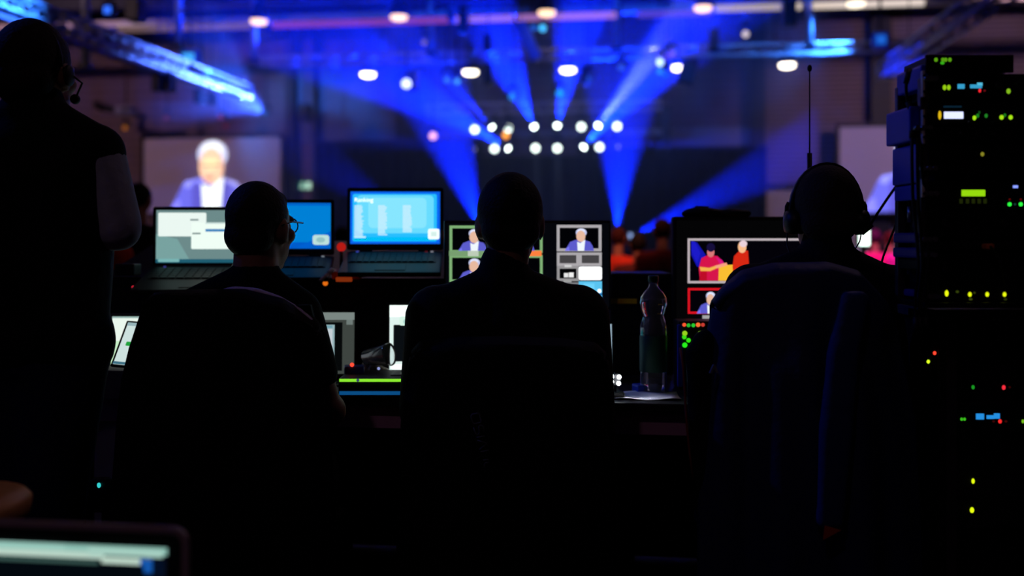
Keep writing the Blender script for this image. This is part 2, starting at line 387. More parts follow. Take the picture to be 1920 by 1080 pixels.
beams = {(1001, 237): ((945, 110), 24.2, 20, 2.3), (1045, 235): ((1076, 80), 24.2, 19, 2.3), (952, 278): ((760, 165), 25.0, 23, 4.0), (1095, 275): ((1235, 120), 25.0, 23, 4.0),
         (922, 238): ((790, 95), 25.0, 15, 1.4), (1122, 235): ((1195, 140), 24.6, 9, 2.2), (1160, 275): ((1400, 262), 27.0, 10, 0.5), (890, 280): ((700, 262), 27.0, 14, 0.3)}
for row, Y, nm, G in ((upper, YU, 'upper', GU), (lower, YU + 0.3, 'lower', GL)):
    for i, (px, py, kind) in enumerate(row):
        p = aty(px, py, Y)
        if (px, py) in beams:
            (tx, ty), TY, deg, W = beams[(px, py)]; tg = aty(tx, ty, TY)
        else: tg = aty(px + (px - 1025) * 0.1, 600, 8.0); deg = None
        t, q = moving_head(p, tg, '%s spotlight from the left in the %s row over the stage' % (ORD[i], nm), G, 0.105 if kind == 1 else 0.08, (225, 248, 255) if kind < 2 else (185, 190, 235), 5.0 if kind == 1 else (14.0 if kind == 0 else 1.2), k=0.8, hang=(ZU + .40 if nm == 'upper' else ZLw + .39))
        if deg: beam(q, tg, BEAM_W * W, deg, t, (0.16, 0.18, 1.0) if deg == 9 else BLUE)
# white downlights from the two middle lower lamps on the curtain behind
for px in (1004, 1045):
    p = aty(px, 280, 28.6); light_spot('downlight', p, (p.x, 29.3, 0.9), 260, (0.8, 0.82, 1.0), 20, 0.8, 0.05)
# floor standing heads on the stage
for px, py, tx, ty, TY, deg, W, lb in ((1157, 458, 1162, 300, 25.0, 29, 1.3, 'moving head on the stage floor shooting a blue beam straight up'),
                                     (1184, 478, 1400, 335, 24.8, 19, 1.0, 'moving head on the stage floor shooting a blue beam up to the right'),
                                     (905, 452, 856, 300, 24.6, 26, 1.3, 'moving head on the stage floor behind the middle man'),
                                     (800, 470, 600, 300, 25.4, 24, 0.25, 'moving head on the left of the stage floor with a faint beam')):
    p = aty(px, py, 26.2); p.z = max(p.z, 1.3); tg = aty(tx, ty, TY)
    p.z = 1.33 if py < 475 else 1.3
    t, q = moving_head(p, tg, lb, 'moving heads standing on the stage', 0.1, (150, 180, 255), 2.0, True, 0.8); beam(q, tg, BEAM_W * W, deg, t)
# small lamps glowing on the cross truss
small = ((762, 157, (190, 205, 255), 2.0, .15, 'bright white-blue lamp tilted under the left part of the cross truss'), (838, 150, (60, 130, 235), .8, .09, 'small blue lamp left of a pair under the cross truss'),
         (857, 153, (70, 160, 240), .9, .09, 'small cyan lamp right of a pair under the cross truss'), (960, 181, (40, 130, 250), .9, .12, 'blue lamp in front of the beam left of centre'),
         (1050, 175, (30, 150, 255), 1.0, .12, 'cyan lamp in front of the beam right of centre'), (1017, 53, (60, 180, 255), 1.2, .11, 'bright cyan lamp high above the middle of the stage'), (1001, 52, (20, 90, 220), .7, .1, 'dim blue lamp beside the high cyan lamp'),
         (1237, 117, (190, 225, 255), 1.6, .11, 'pale lamp topmost of the cluster beside the far lamp'), (1237, 134, (40, 130, 240), 1.0, .1, 'blue lamp below the pale lamp of the cluster'), (1248, 141, (25, 90, 230), .8, .1, 'dim blue lamp lowest of the cluster'),
         (1260, 101, (110, 90, 240), .9, .1, 'violet lamp topmost above the cluster of dots'), (1250, 107, (80, 60, 230), .8, .09, 'dim violet lamp below the topmost violet lamp'), (1398, 64, (215, 200, 215), .9, .1, 'pale round lamp alone below the ceiling beam'),
         (1165, 127, (40, 80, 220), .8, .11, 'dim blue lamp under the cross truss at the right beam'), (1104, 148, (30, 70, 200), .7, .1, 'dim blue lamp under the cross truss right of the middle lamp'),
         (948, 254, (255, 160, 60), 1.6, .12, 'orange lamp just below the upper row of spotlights'), (812, 255, (255, 185, 160), 1.3, .13, 'peach round lamp left of the spotlight rows'), (795, 80, (150, 130, 150), .5, .08, 'dull pinkish lamp beside the left hanger pipe'))
for px, py, c, s, r, lb in small:
    Y = YU - 0.6 if py > 200 else (YC - 0.35)
    p = aty(px, py, Y); moving_head(p, p + Vector((0.25 * math.sin(px), -1, -0.25)), lb, 'small lamps between the beams', r * 0.8, c, s * 1.5, k=0.6, hang=ZC)
for px, py, c, lb in ((234, 240, (170, 95, 30), 'amber indicator lamp below the projector on the left wall'), (312, 221, (110, 45, 45), 'dim red lamp left of a pair above the projection screen'), (413, 219, (140, 50, 60), 'dim red lamp above the man on the projection screen'), (423, 236, (105, 35, 50), 'fainter red lamp just below the other red lamp')):
    p = aty(px, py, 28.5); moving_head(p, p + Vector((0.1, -1, -0.2)), lb, 'dim lamps over the left screen', 0.08, c, .8, k=0.5, hang=ZC)
# blue wash lamp boxes
def cube_lamp(px, py, Y, size, c, label, tgt=None, W=0, deg=60):
    P = aty(px, py, Y); t = thing('wash_light', label, 'stage light', (P.x, Y, P.z))
    MB().box((0, 0, 0), (size, size * 0.6, size), bev=size * 0.12).build('housing', M_blue, t)
    MB().box((0, -size * 0.31, 0), (size * 0.6, 0.02, size * 0.6), bev=0.008).build('lens', emi(c, 1.3), t)
    MB().tube([(-size * .55, 0, 0), (-size * .55, 0, size * .7), (size * .55, 0, size * .7), (size * .55, 0, 0)], 0.02).build('bracket', M_blackm, t)
    MB().cyl((0, 0, size * .68), (0, 0, ZC - P.z), 0.03).build('clamp', M_blackm, t)
    if W: light_spot('wash_beam', Vector((P.x, Y, P.z)) + (Vector(tgt) - Vector((P.x, Y, P.z))).normalized() * size, tgt, W, (0.03, 0.2, 1.0), deg, 0.6, 0.1, t)
    return t
M_blue = mat('blue_lacquered_housing', (40, 90, 190), 0.4)
cl = aty(358, 113, 22.5)
cube_lamp(358, 113, 22.5, 0.48, (60, 160, 235), 'bright cyan-blue cube lamp hanging beside the left truss', (LTX, e0.y - 1.0, zt), 5000, 40)
cube_lamp(1650, 76, 23.0, 0.34, (25, 90, 190), 'dim blue cube lamp on the right end of the cross truss', (c1.x - 2.2, YC, zc), 900, 70)
P = aty(212, 52, 15.0)
cube_lamp(205, 20, 15.4, 0.2, (50, 110, 255), 'small blue wash lamp above the left truss near the frame edge', (LTX, 15.2, zt), 1300, 80)
p = aty(497, 212, 27.0); tg = Vector((LTX, 22.5, zt))
t, q = moving_head(p, tg, 'blue lamp at the far end of the left truss lighting it up', None, 0.06, (40, 130, 255), .7, k=.6, hang=ZC); light_spot('truss_beam', q, tg, 5500, (0.06, 0.15, 1.0), 34, .5, .06, t)
tr = thing('cable_tray', 'added long cable tray under the left truss, purple light in its colour', 'cable tray', (LTX - .08, 19.0, zt - .27))
MB().box((0, 0, 0), (.2, 14.0, .07), bev=.01).build('tray', mat('purple_lit_metal', (150, 125, 150), .5), tr)  # purple light on the truss underside put into this added band's colour
for yy in (-6, -2, 2, 6): MB().cyl((0, yy, .03), (0, yy, .12), .02, n=8).build('strap', M_blackm, tr)
# added unseen blue washes onto the ceiling steel and trusses (hung above the frame)
for x, tx, W in ((-5.5, -8.0, 1600), (1.0, 1.0, 1700)):
    P = Vector((x, 15.5, 6.3)); tg = Vector((tx, 23.6, 6.3)); t, q = moving_head(P, tg, 'added blue wash lamp over the audience, %s of two' % ('left' if x < 0 else 'right'), 'added blue wash lamps out of view', .1, (60, 120, 255), 1.0, k=.8, hang=ZC)
    light_spot('wash_beam', q, tg, W, (.01, .10, 1.0), 75, .7, .1, t)
P = Vector((-7.0, 3.5, 5.8)); tg = Vector((1.1, 2.3, 1.35)); t, q = moving_head(P, tg, 'added blue wash lamp left of the control desk', None, .1, (60, 120, 255), 1.0, k=.8, hang=ZC)
light_spot('wash_beam', q, tg, 300, (.03, .10, 1.0), 24, .7, .1, t)  # added unseen lamp giving the rack and right jacket blue light
# tilted board with the blue stage light put into its colour
P = aty(990, 76, 23.0); bd = thing('acoustic_board', 'tilted board coloured as lit bright blue high above the middle of the stage', 'board', P)
R_ = Matrix.Rotation(-.42, 3, 'Y'); MB().box((0, 0, 0), (.26, .06, .95), R_, bev=.02).build('board', mat('blue_lit_board', (70, 120, 240), .6), bd)
MB().cyl(R_ @ Vector((0, 0, .45)), (R_ @ Vector((0, 0, .45))) * 1 + Vector((0, 0, ZC - P.z - .44)), .012, n=8).build('wire', M_blackm, bd)
for P, tg, W, deg, lb in (((-15.5, 17.0, 6.6), (-15.5, 30.5, 3.2), 900, 74, 'added rose flood lamp left of the long truss, aimed at the left screen wall'), ((-13.0, 14.0, 6.8), (LTX, 21.0, zt), 200, 50, 'added rose flood lamp aimed at the long left truss'),
                          ((9.2, 20.0, 6.6), (8.9, 30.5, 3.0), 900, 74, 'added rose flood lamp before the right screen wall')):
    P, tg = Vector(P), Vector(tg); t, q = moving_head(P, tg, lb, None, .1, (160, 110, 120), 1.0, k=.8, hang=ZC); light_spot('flood', q, tg, W, (1.0, .62, .74), deg, .6, .1, t)  # added unseen floods that tint the screen walls and left truss
# dark hanging speakers and lamps seen against the beams
def hanging_box(px, py, w, h, Y, label, cat='speaker', tilt=0.0):
    P = aty(px, py, Y); t = thing('hanging_speaker', label, cat, (P.x, Y, P.z), 0, 'dark boxes hanging from the ceiling')
    R = Matrix.Rotation(tilt, 3, 'Y')
    MB().box((0, 0, 0), (w, 0.35, h), R, bev=0.03).build('cabinet', M_black, t)
    MB().box(R @ Vector((0, -0.18, 0)), (w * .85, 0.02, h * .88), R, bev=0.006).build('grille', M_blackm, t)
    MB().cyl((0, 0, h / 2 - 0.02), (0, 0, ZC - P.z), 0.015, n=8).build('hanger', M_blackm, t)
for a in ((870, 38, .2, .62, 22.4, 'tall black box hanging over the stage beams, left of centre'), (846, 24, .15, .4, 22.6, 'small black box beside the tall hanging box'), (915, 82, .16, .4, 22.8, 'hooked black box below the tall hanging box'),
          (1480, 26, .28, .55, 22.3, 'black box hanging in front of the lit beam strips'), (1290, 133, .38, .62, 24.2, 'dark blue-lit speaker right of the far lamp', 'speaker', .25), (1338, 76, .22, .5, 23.4, 'dim box hanging between two lamp rows'),
          (775, 152, .22, .5, 23.9, 'black box beside the bright tilted lamp'), (917, 140, .2, .5, 23.9, 'black box beside the second far lamp'), (1098, 142, .22, .45, 24, 'black box beside the middle far lamp'),
          (298, 154, .2, .45, 21, 'left one of two black boxes under the left truss'), (318, 154, .18, .45, 21.2, 'right one of two black boxes under the left truss'), (374, 182, .16, .36, 23, 'left one of two small boxes below the lit truss end'),
          (397, 186, .16, .32, 23.2, 'right one of two small boxes below the lit truss end'), (255, 18, .3, .5, 19, 'black box high over the left truss'), (572, 212, .28, .5, 28, 'dark curved box on the wall left of the stage')):
    hanging_box(*a)
# line array cluster right of the stage
la = thing('line_array_speaker', 'tall dark line array speaker column right of the spotlights', 'speaker', aty(1243, 244, 28.8))
for k in range(5):
    MB().box((0, 0.02 * k, 0.55 - 0.27 * k), (0.44, 0.4, 0.25), Matrix.Rotation(-0.05 * k, 3, 'X'), bev=0.02).build('cabinet', M_black, la)
MB().cyl((0, 0, 0.67), (0, 0, ZC - la.location.z), 0.02, n=8).build('chain', M_blackm, la)
# projector on the left wall
pj = thing('projector', 'grey projector on a dark wall bracket left of the projection screen', 'projector', aty(236, 208, 27.5))
MB().box((0, 0, 0), (0.5, 0.45, 0.26), bev=0.04).build('body', mat('grey_plastic', (120, 112, 120), 0.5), pj)
MB().cyl((0.1, -0.2, 0), (0.1, -0.3, 0), 0.07).build('lens', M_black, pj)
MB().tube([(-0.2, 0, 0), (-0.8, 0.05, 0.1), (-1.0, 0.1, 0.22), (-1.0, 2.9, 0.22)], 0.09).build('bracket', M_black, pj)

# ------------------------------------------------------------------ exit sign
ex = thing('exit_sign', 'small glowing pale green exit sign right of the left screen', 'sign', aty(573, 348, YB - 0.08))
MB().box((0, 0.04, 0), (0.44, 0.06, 0.27), bev=0.01).build('box', M_dark, ex)
MB().box((0, 0.0, 0), (0.4, 0.02, 0.24)).build('panel', emi((40, 120, 115), 1.0), ex)
g = MB(); g.ell((-0.1, -0.014, 0.07), (0.03, 0.004, 0.03)); W_ = emi((190, 235, 230), 1.4)
g.poly([(-0.14, -.014, -0.01), (-0.07, -.014, 0.03), (-0.05, -.014, 0.0), (-0.12, -.014, -0.05)]); g.poly([(-0.13, -.014, -0.04), (-0.08, -.014, -0.02), (-0.03, -.014, -0.1), (-0.06, -.014, -0.1)])
g.poly([(-0.13, -.014, -0.03), (-0.1, -.014, -0.04), (-0.15, -.014, -0.1), (-0.18, -.014, -0.09)]); g.poly([(0.03, -.014, 0.1), (0.17, -.014, 0.1), (0.17, -.014, -0.1), (0.03, -.014, -0.1)])
g.build('pictogram', W_, ex)
# ================================================================== SCREENS
class Scr:
    """A flat lit picture: O = top left corner, ex = full width vector, ez = full height vector (downwards), n towards the viewer."""
    def __init__(s, O, ex, ez, n, step=0.0009): s.O, s.ex, s.ez, s.n, s.k, s.step = Vector(O), Vector(ex), Vector(ez), Vector(n), 0, step; s.mb = MB(); s.mats = []
    def mi(s, c, e):
        m = emi(c, e)
        if m not in s.mats: s.mats.append(m)
        return s.mats.index(m)
    def p(s, pts, c, e=1.0, keep=False):
        if not keep: s.k += 1
        s.mb.poly([s.O + s.ex * x + s.ez * y + s.n * (s.step * s.k) for x, y in reversed(pts)], s.mi(c, e)); return s
    def r(s, x0, y0, x1, y1, c, e=1.0, keep=False): return s.p([(x0, y0), (x1, y0), (x1, y1), (x0, y1)], c, e, keep)
    def e(s, cx, cy, rx, ry, c, e=1.0): return s.p([(cx + rx * math.cos(2 * PI * k / 20), cy + ry * math.sin(2 * PI * k / 20)) for k in range(20)], c, e)
    def rr(s, x0, y0, x1, y1, q, c, e=1.0):                       # rounded rectangle, q = corner as a share of width and height
        a = s.ex.length / s.ez.length; pts = []; qx, qy = q, q * a
        for cx, cy, t0 in ((x1 - qx, y1 - qy, 0), (x0 + qx, y1 - qy, PI / 2), (x0 + qx, y0 + qy, PI), (x1 - qx, y0 + qy, 1.5 * PI)):
            for k in range(5): t = t0 + PI / 2 * k / 4; pts.append((cx + qx * math.cos(t), cy + qy * math.sin(t)))
        return s.p(pts, c, e)
    def frame(s, x0, y0, x1, y1, t, c, e=1.0):
        a = s.ex.length / s.ez.length; ty = t * a; s.k += 1
        s.r(x0, y0, x1, y0 + ty, c, e, True); s.r(x0, y1 - ty, x1, y1, c, e, True); s.r(x0, y0 + ty, x0 + t, y1 - ty, c, e, True); return s.r(x1 - t, y0 + ty, x1, y1 - ty, c, e, True)
    def man(s, x0, y0, x1, y1, e=1.0, detail=True):               # grey haired man in a blue jacket and white shirt, head and shoulders
        X = lambda v: x0 + (x1 - x0) * v
        Y = lambda v: y0 + (y1 - y0) * v
        s.p([(X(a), Y(b)) for a, b in ((0, 1), (.07, .85), (.18, .61), (.36, .52), (.64, .52), (.86, .6), (.95, .78), (1, 1))], (92, 92, 205), e)
        s.p([(X(a), Y(b)) for a, b in ((0, 1), (.07, .85), (.14, .82), (.16, 1))], (120, 118, 245), e)
        if detail:
            s.p([(X(a), Y(b)) for a, b in ((.18, .63), (.22, .56), (.4, .53), (.42, .6), (.24, .66))], (132, 134, 245), e)
            s.p([(X(a), Y(b)) for a, b in ((.72, .53), (.86, .58), (.93, .68), (.84, .64), (.72, .58))], (150, 150, 240), e)
            s.p([(X(a), Y(b)) for a, b in ((.3, .6), (.38, .56), (.46, 1), (.3, 1))], (80, 76, 180), e)
            s.p([(X(a), Y(b)) for a, b in ((.7, .56), (.78, .6), (.78, 1), (.68, 1))], (84, 80, 185), e)
        s.p([(X(a), Y(b)) for a, b in ((.42, .6), (.53, .66), (.7, .5), (.68, .75), (.66, 1), (.44, 1))], (240, 248, 255), e)
        s.e(X(.56), Y(.2), (x1 - x0) * .19, (y1 - y0) * .19, (190, 195, 235), e)
        s.e(X(.56), Y(.12), (x1 - x0) * .14, (y1 - y0) * .1, (225, 230, 255), e)
        s.e(X(.545), Y(.36), (x1 - x0) * .155, (y1 - y0) * .25, (232, 186, 160), e)
        if detail:
            s.e(X(.54), Y(.33), (x1 - x0) * .1, (y1 - y0) * .08, (250, 215, 170), e)
            s.r(X(.42), Y(.34), X(.68), Y(.365), (150, 110, 105), e)
            s.e(X(.52), Y(.52), (x1 - x0) * .06, (y1 - y0) * .025, (200, 130, 120), e)
        return s
    def build(s, name, parent, world=True): return s.mb.build(name, s.mats, parent, world)

def projection_screen(label, px0, px1, py0, py1, Y, mx):
    A, B = aty(px0, py0, Y), aty(px1, py0, Y); A.z = B.z = (A.z + B.z) / 2
    zb = aty((px0 + px1) / 2, py1, Y).z; W = B.x - A.x; H = A.z - zb
    t = thing('projection_screen', label, 'projection screen', (A.x + W / 2, Y, zb))
    MB().box((0, 0, H / 2), (W, 0.02, H)).build('fabric', M_screen, t)
    fr = MB()
    for sx in (-1, 1): fr.box((sx * (W / 2 + 0.04), 0, H / 2), (0.1, 0.08, H + 0.18))
    for z in (-0.04, H + 0.04): fr.box((0, 0, z), (W + 0.18, 0.08, 0.1))
    fr.build('frame', M_black, t)
    for sx in (-1, 1): MB().box((sx * W * 0.42, 0.1, -zb / 2 + 0.0), (0.06, 0.06, zb)).build('leg', M_black, t)
    s = Scr((A.x, Y - 0.012, A.z), (W, 0, 0), (0, 0, -H), (0, -1, 0), 0.002)
    s.man(*mx, 1.7); s.build('projected_picture', t)
    return t
M_screen = mat('projection_fabric', (222, 205, 205), 0.8)
projection_screen('projection screen left of the stage showing a grey haired man in a blue jacket', 270, 527, 258, 399, 29.7, (.185, .03, .76, 1.0))
projection_screen('right projection screen showing a blue jacket, partly behind the equipment rack', 1573, 1850, 236, 398, 29.7, (.165, .03, .76, 1.0))

# ================================================================== AUDIENCE
def onlooker(px, py, d, label, c, hair=(20, 15, 12), r=0.085, standing=False, c2=None, turn=0.0, skin=None):
    hd = at(px, py, d); z0 = 0.0; t = thing('person', label, 'person', (hd.x, hd.y, 0)); H = hd.z
    Rz = rotz(turn)
    def L(x, y, z): return Rz @ Vector((x, y, 0)) + Vector((0, 0, z))
    head = [('e', L(0, 0.01, H), (r, r * 1.12, r * 1.3)), ('e', L(0, r * .5, H - r * .55), (r * .72, r * .7, r * .7)), ('e', L(0, r * 1.2, H - r * .15), (.015, .022, .025)),
            ('e', L(-r, 0, H - .01), (.012, .025, .035)), ('e', L(r, 0, H - .01), (.012, .025, .035)), ('c', L(0, -.01, H - r), .055, L(0, -.02, H - .24), .06)]
    zs = H - 0.30; hip = zs - 0.5
    arms = [('c', L(sx * .19, -.02, zs), .055, L(sx * .25, .0, zs - .28), .045) for sx in (-1, 1)] + [('c', L(sx * .25, .0, zs - .28), .042, L(sx * .13, .24, zs - .33), .035) for sx in (-1, 1)]
    hands = []
    for sx in (-1, 1):
        h = L(sx * .1, .3, zs - .33); hands.append(('e', h, (.035, .05, .02)))
        for k in range(4): hands.append(('c', h + Rz @ Vector(((k - 1.5) * .018, .04, 0)), .011, h + Rz @ Vector(((k - 1.5) * .02, .09 - .008 * abs(k - 1.5), -.015)), .009))
        hands.append(('c', h + Rz @ Vector((-sx * .03, .0, 0)), .012, h + Rz @ Vector((-sx * .055, .05, 0)), .009))
    torso = [('c', L(-.1, 0, zs - .02), .1, L(-.08, 0, hip), .12), ('c', L(.1, 0, zs - .02), .1, L(.08, 0, hip), .12), ('c', L(-.19, -.01, zs), .07, L(.19, -.01, zs), .07)]
    if standing: legs = [('c', L(sx * .09, 0, hip), .1, L(sx * .1, 0, .47), .06) for sx in (-1, 1)] + [('c', L(sx * .1, 0, .47), .058, L(sx * .1, -.02, .06), .04) for sx in (-1, 1)]
    else: legs = [('c', L(sx * .1, 0, hip - .02), .09, L(sx * .12, .42, hip), .065) for sx in (-1, 1)] + [('c', L(sx * .12, .42, hip), .06, L(sx * .12, .42, .07), .04) for sx in (-1, 1)]
    feet = [('c', L(sx * .11, (.0 if standing else .4), .05), .045, L(sx * .12, (.18 if standing else .58), .035), .035) for sx in (-1, 1)]
    blob_obj('body', head + arms + hands + torso + legs + feet, skin or M_skinpale, t, 0.016, 2)
    clo = mat('cloth_%d_%d_%d' % c, c, 0.9, 0, .1)
    g = lambda L_, k: [(p[0], p[1], p[2] + k, p[3], p[4] + k) if p[0] == 'c' else p for p in L_]
    blob_obj('jacket', g(torso + arms[:2], .02) + g(arms[2:], .015) + [('c', L(0, -.02, zs + .06), .075, L(0, 0, zs), .12)], clo, t, 0.018, 4)
    blob_obj('trousers', g(legs, .018), mat('dark_trousers', (18, 18, 22), 0.9, 0, .1), t, 0.02, 3)
    blob_obj('hair', [('e', L(0, -.012, H + .018), (r * 1.05, r * 1.12, r * 1.22))], mat('hair_%d_%d_%d' % hair, hair, 0.8, 0, .2), t, 0.014, 2)
    if not standing:                                              # the chair carries them
        ch = thing('conference_chair', 'dark chair carrying the ' + ' '.join(label.split()[:7]), 'chair', (hd.x, hd.y, 0), turn)
        MB().box((0, 0.16, hip - 0.17), (0.46, 0.5, 0.05), bev=.015).build('seat', M_black, ch)
        MB().box((0, -0.19, hip + 0.2), (0.44, 0.04, 0.42), bev=.015).build('backrest', M_black, ch)
        for sx in (-1, 1):
            for yy in (-0.08, 0.38): MB().cyl((sx * .2, yy, 0), (sx * .2, yy, hip - 0.17), .013, n=8).build('leg', M_blackm, ch)
    return t
onlooker(262, 372, 7.5, 'person in dark clothes standing beyond the desk, beside the standing man', (24, 18, 20), standing=True)
onlooker(176, 395, 6.6, 'person in an orange-red shirt mostly hidden behind the standing man', (190, 60, 25), standing=True)
onlooker(1160, 446, 11.0, 'person in a red shirt sitting beyond the monitors, left of the bottle', (205, 62, 40), (60, 22, 16), turn=-.3)
onlooker(1196, 458, 10.5, 'person in brown clothes sitting above the green bottle cap', (80, 40, 36), turn=.2)
onlooker(1242, 432, 10.0, 'person in a dark red top sitting left of the right monitor', (110, 40, 36), (45, 20, 16))
onlooker(838, 452, 11.0, 'person in a bright red shirt between the blue laptop and the monitor', (220, 50, 30), (80, 25, 16))
onlooker(642, 446, 10.0, 'person in dark red sitting between the two blue laptops', (70, 18, 22), turn=.1)
onlooker(1640, 446, 13.5, 'person in a pink top sitting right of the headphone wearer', (225, 40, 130), (70, 16, 60))
onlooker(1668, 449, 14.2, 'person in a red top sitting between two pink tops', (190, 40, 50), (70, 18, 16))
onlooker(1699, 445, 13.4, 'person in a magenta top whose arm points at the equipment rack', (225, 50, 170), (60, 20, 40))
for px, c, W in ((1160, (1, .3, .2), 1500), (1670, (1, .2, .6), 3000), (838, (1, .25, .18), 900)):
    d_ = 14 if px == 1670 else 11.5; p = at(px, 250, d_ - 4.5); p.z = 6.6
    q = at(px, 490, d_)
    t, pp = moving_head(p, q, {1160: 'added red lamp over the audience behind the bottle', 1670: 'added pink lamp over the audience beside the rack', 838: 'added red lamp over the audience left of the middle man'}[px], 'added coloured lamps over the audience', .09, (200, 60, 60), .5, k=.6, hang=ZC)
    light_spot('audience_beam', pp + (q - pp).normalized() * .1, q, W, c, 24, .7, .06, t)  # added unseen lamps so the red and pink clothes show up
wl = thing('work_light', 'overexposed white work light right of the headphone wearer\'s neck', 'lamp', (at(1618, 446, 7.0).x, at(1618, 446, 7.0).y, 0))
zz = zpx(446, 7.0); Rw = rotz(YAW)
MB().box((0, 0, zz), (0.09, 0.05, 0.13), Rw, bev=.015).build('housing', M_black, wl)
MB().box(Rw @ Vector((0, -.027, 0)) + UP * zz, (0.075, 0.01, 0.11), Rw, bev=.004).build('lamp_panel', emi((225, 255, 240), 3.0), wl)
MB().cyl((0, 0, 0), (0, 0, zz - .05), .015, n=8).build('pole', M_blackm, wl)
for k in range(3): MB().cyl((0, 0, .3), (.3 * math.cos(2.1 * k), .3 * math.sin(2.1 * k), 0.012), .012, n=8).build('leg', M_blackm, wl)
pc = aty(1613, 400, 29.0); pl = thing('lit_wall_strip', 'narrow pale upright banner behind the headphone wearer\'s right ear cup', 'wall_strip', (pc.x, 29.0, 0))
MB().box((0, 0, 1.1), (0.3, 0.02, 2.2 - 0.1)).build('wall_strip', mat('lit_wall_cream', (235, 225, 205), .7), pl); MB().box((0, 0, 0.03), (0.36, 0.3, 0.06)).build('foot', M_black, pl)  # lit strip of the wall, built as an added pale slab

# ================================================================== CONTROL DESK
YD = 2.83; ZD = 0.74
dl, dr = aty(120, 745, YD).x, aty(1768, 745, YD).x
dk = thing('control_desk', 'long black control desk the three seated men work at', 'desk', ((dl + dr) / 2, YD, 0))
dw = dr - dl
MB().box((0, 0.5, ZD - 0.0125), (dw, 1.0, 0.025), bev=.004).build('desktop', mat('desk_top_laminate', (34, 34, 38), 0.4, 0, .4), dk)
MB().box((0, 0.05, ZD - 0.06), (dw - .04, 0.03, 0.07)).build('apron', mat('desk_apron_wood', (205, 155, 190), 0.6, 0, .3), dk)
for px in (150, 640, 1170, 1745):
    x = aty(px, 800, YD + .07).x - (dl + dr) / 2
    for yy in (.09, .9): MB().box((x, yy, (ZD - .025) / 2), (0.045, 0.045, ZD - .025)).build('leg', M_dark, dk)
MB().box((0, 0.96, 0.36), (dw - .1, 0.02, 0.7)).build('dark_backing', M_black, dk)  # added dark sheet that keeps the space under the desk black
# sloped riser console at the back of the desk
rl, rr_ = aty(190, 560, YD + .48).x, aty(834, 560, YD + .48).x
rs = thing('sloped_riser', 'black sloping riser on the desk carrying the upper row of laptops', 'riser', ((rl + rr_) / 2, YD + .48, ZD))
RZ0 = zpx(524, 3.32) - ZD; SL = math.radians(17); RW = rr_ - rl; RDp = 0.42
b = MB(); z1 = RZ0 + RDp * math.tan(SL); hw = RW / 2
b.add([(-hw, 0, 0), (hw, 0, 0), (hw, RDp, 0), (-hw, RDp, 0), (-hw, 0, RZ0), (hw, 0, RZ0), (hw, RDp, z1), (-hw, RDp, z1)],
      [[0, 3, 2, 1], [0, 1, 5, 4], [4, 5, 6, 7], [1, 2, 6, 5], [2, 3, 7, 6], [3, 0, 4, 7]])
b.build('body', M_black, rs)
MB().box((0, -.008, RZ0 - .012), (RW, .014, .03), bev=.004).build('front_edge', M_blackm, rs)

def laptop(label, px, py, d, w, lidh, yaw, slope, lidlean, shell, screen_fn, name='laptop', bz=(.012, .014, .02), group=None, keyc=(24, 26, 28), depth=0.235, rim=.004, corner=.008):
    """(px, py, d): the middle of the hinge. slope: tilt of the base towards the user; lidlean: lean of the lid back from upright."""
    h = at(px, py, d); t = thing(name, label, 'laptop', h)
    Rz = rotz(YAW + yaw); Rb = Rz @ Matrix.Rotation(slope, 3, 'X'); Rl = Rz @ Matrix.Rotation(-lidlean, 3, 'X')
    b = MB().box(Rb @ Vector((0, -depth / 2 - .006, -.009)), (w, depth, .016), Rb, bev=.005); base = b.build('base', shell, t)
    kb = MB()
    kb.box(Rb @ Vector((0, -depth * .36, 0.0)), (w * .88, depth * .44, .002), Rb, 0)
    for r_ in range(5):
        for c_ in range(13): kb.box(Rb @ Vector(((c_ - 6) * w * .065, -depth * (.19 + .085 * r_), .0022)), (w * .054, depth * .066, .003), Rb, 1)
    kb.build('keyboard', [M_dark, mat('keys_%d' % keyc[0], keyc, .5)], base)
    MB().box(Rb @ Vector((0, -depth * .8, -.0003)), (w * .3, depth * .26, .002), Rb, bev=.0008).build('trackpad', shell, base)
    def rrect(W_, H_, q, y0, y1):                                 # a thin plate with round corners
        pts = [];
        for cx_, cz_, t0 in ((W_ / 2 - q, H_ / 2 - q, 0), (-W_ / 2 + q, H_ / 2 - q, PI / 2), (-W_ / 2 + q, -H_ / 2 + q, PI), (W_ / 2 - q, -H_ / 2 + q, 1.5 * PI)):
            for k in range(6): a = t0 + PI / 2 * k / 5; pts.append((cx_ + q * math.cos(a), cz_ + q * math.sin(a)))
        n_ = len(pts); m_ = MB()
        m_.add([Rl @ Vector((x, y, z + lidh / 2)) for y in (y0, y1) for x, z in pts], [list(range(n_)), list(range(2 * n_ - 1, n_ - 1, -1))] + [[k, k + n_, (k + 1) % n_ + n_, (k + 1) % n_] for k in range(n_)])
        return m_
    lid = rrect(w, lidh, corner, -.0012, .007).build('lid', shell, t)
    rrect(w - 2 * rim, lidh - 2 * rim, max(.002, corner - rim), -.0026, -.0008).build('bezel', M_black, lid)
    for sx in (-1, 1): MB().cyl(Rz @ Vector((sx * w * .3 - .02, 0, -.002)), Rz @ Vector((sx * w * .3 + .02, 0, -.002)), .006, n=10).build('hinge', M_black, t)
    n = Rl @ Vector((0, -1, 0)); O = Rl @ Vector((-w / 2 + bz[0], -.003, lidh - bz[1])); ex = Rl @ Vector((w - 2 * bz[0], 0, 0)); ez = Rl @ Vector((0, 0, -(lidh - bz[1] - bz[2])))
    s = Scr(O, ex, ez, n); screen_fn(s); so = s.build('screen', lid, False)
    return t, Rb, base, lid, Rl
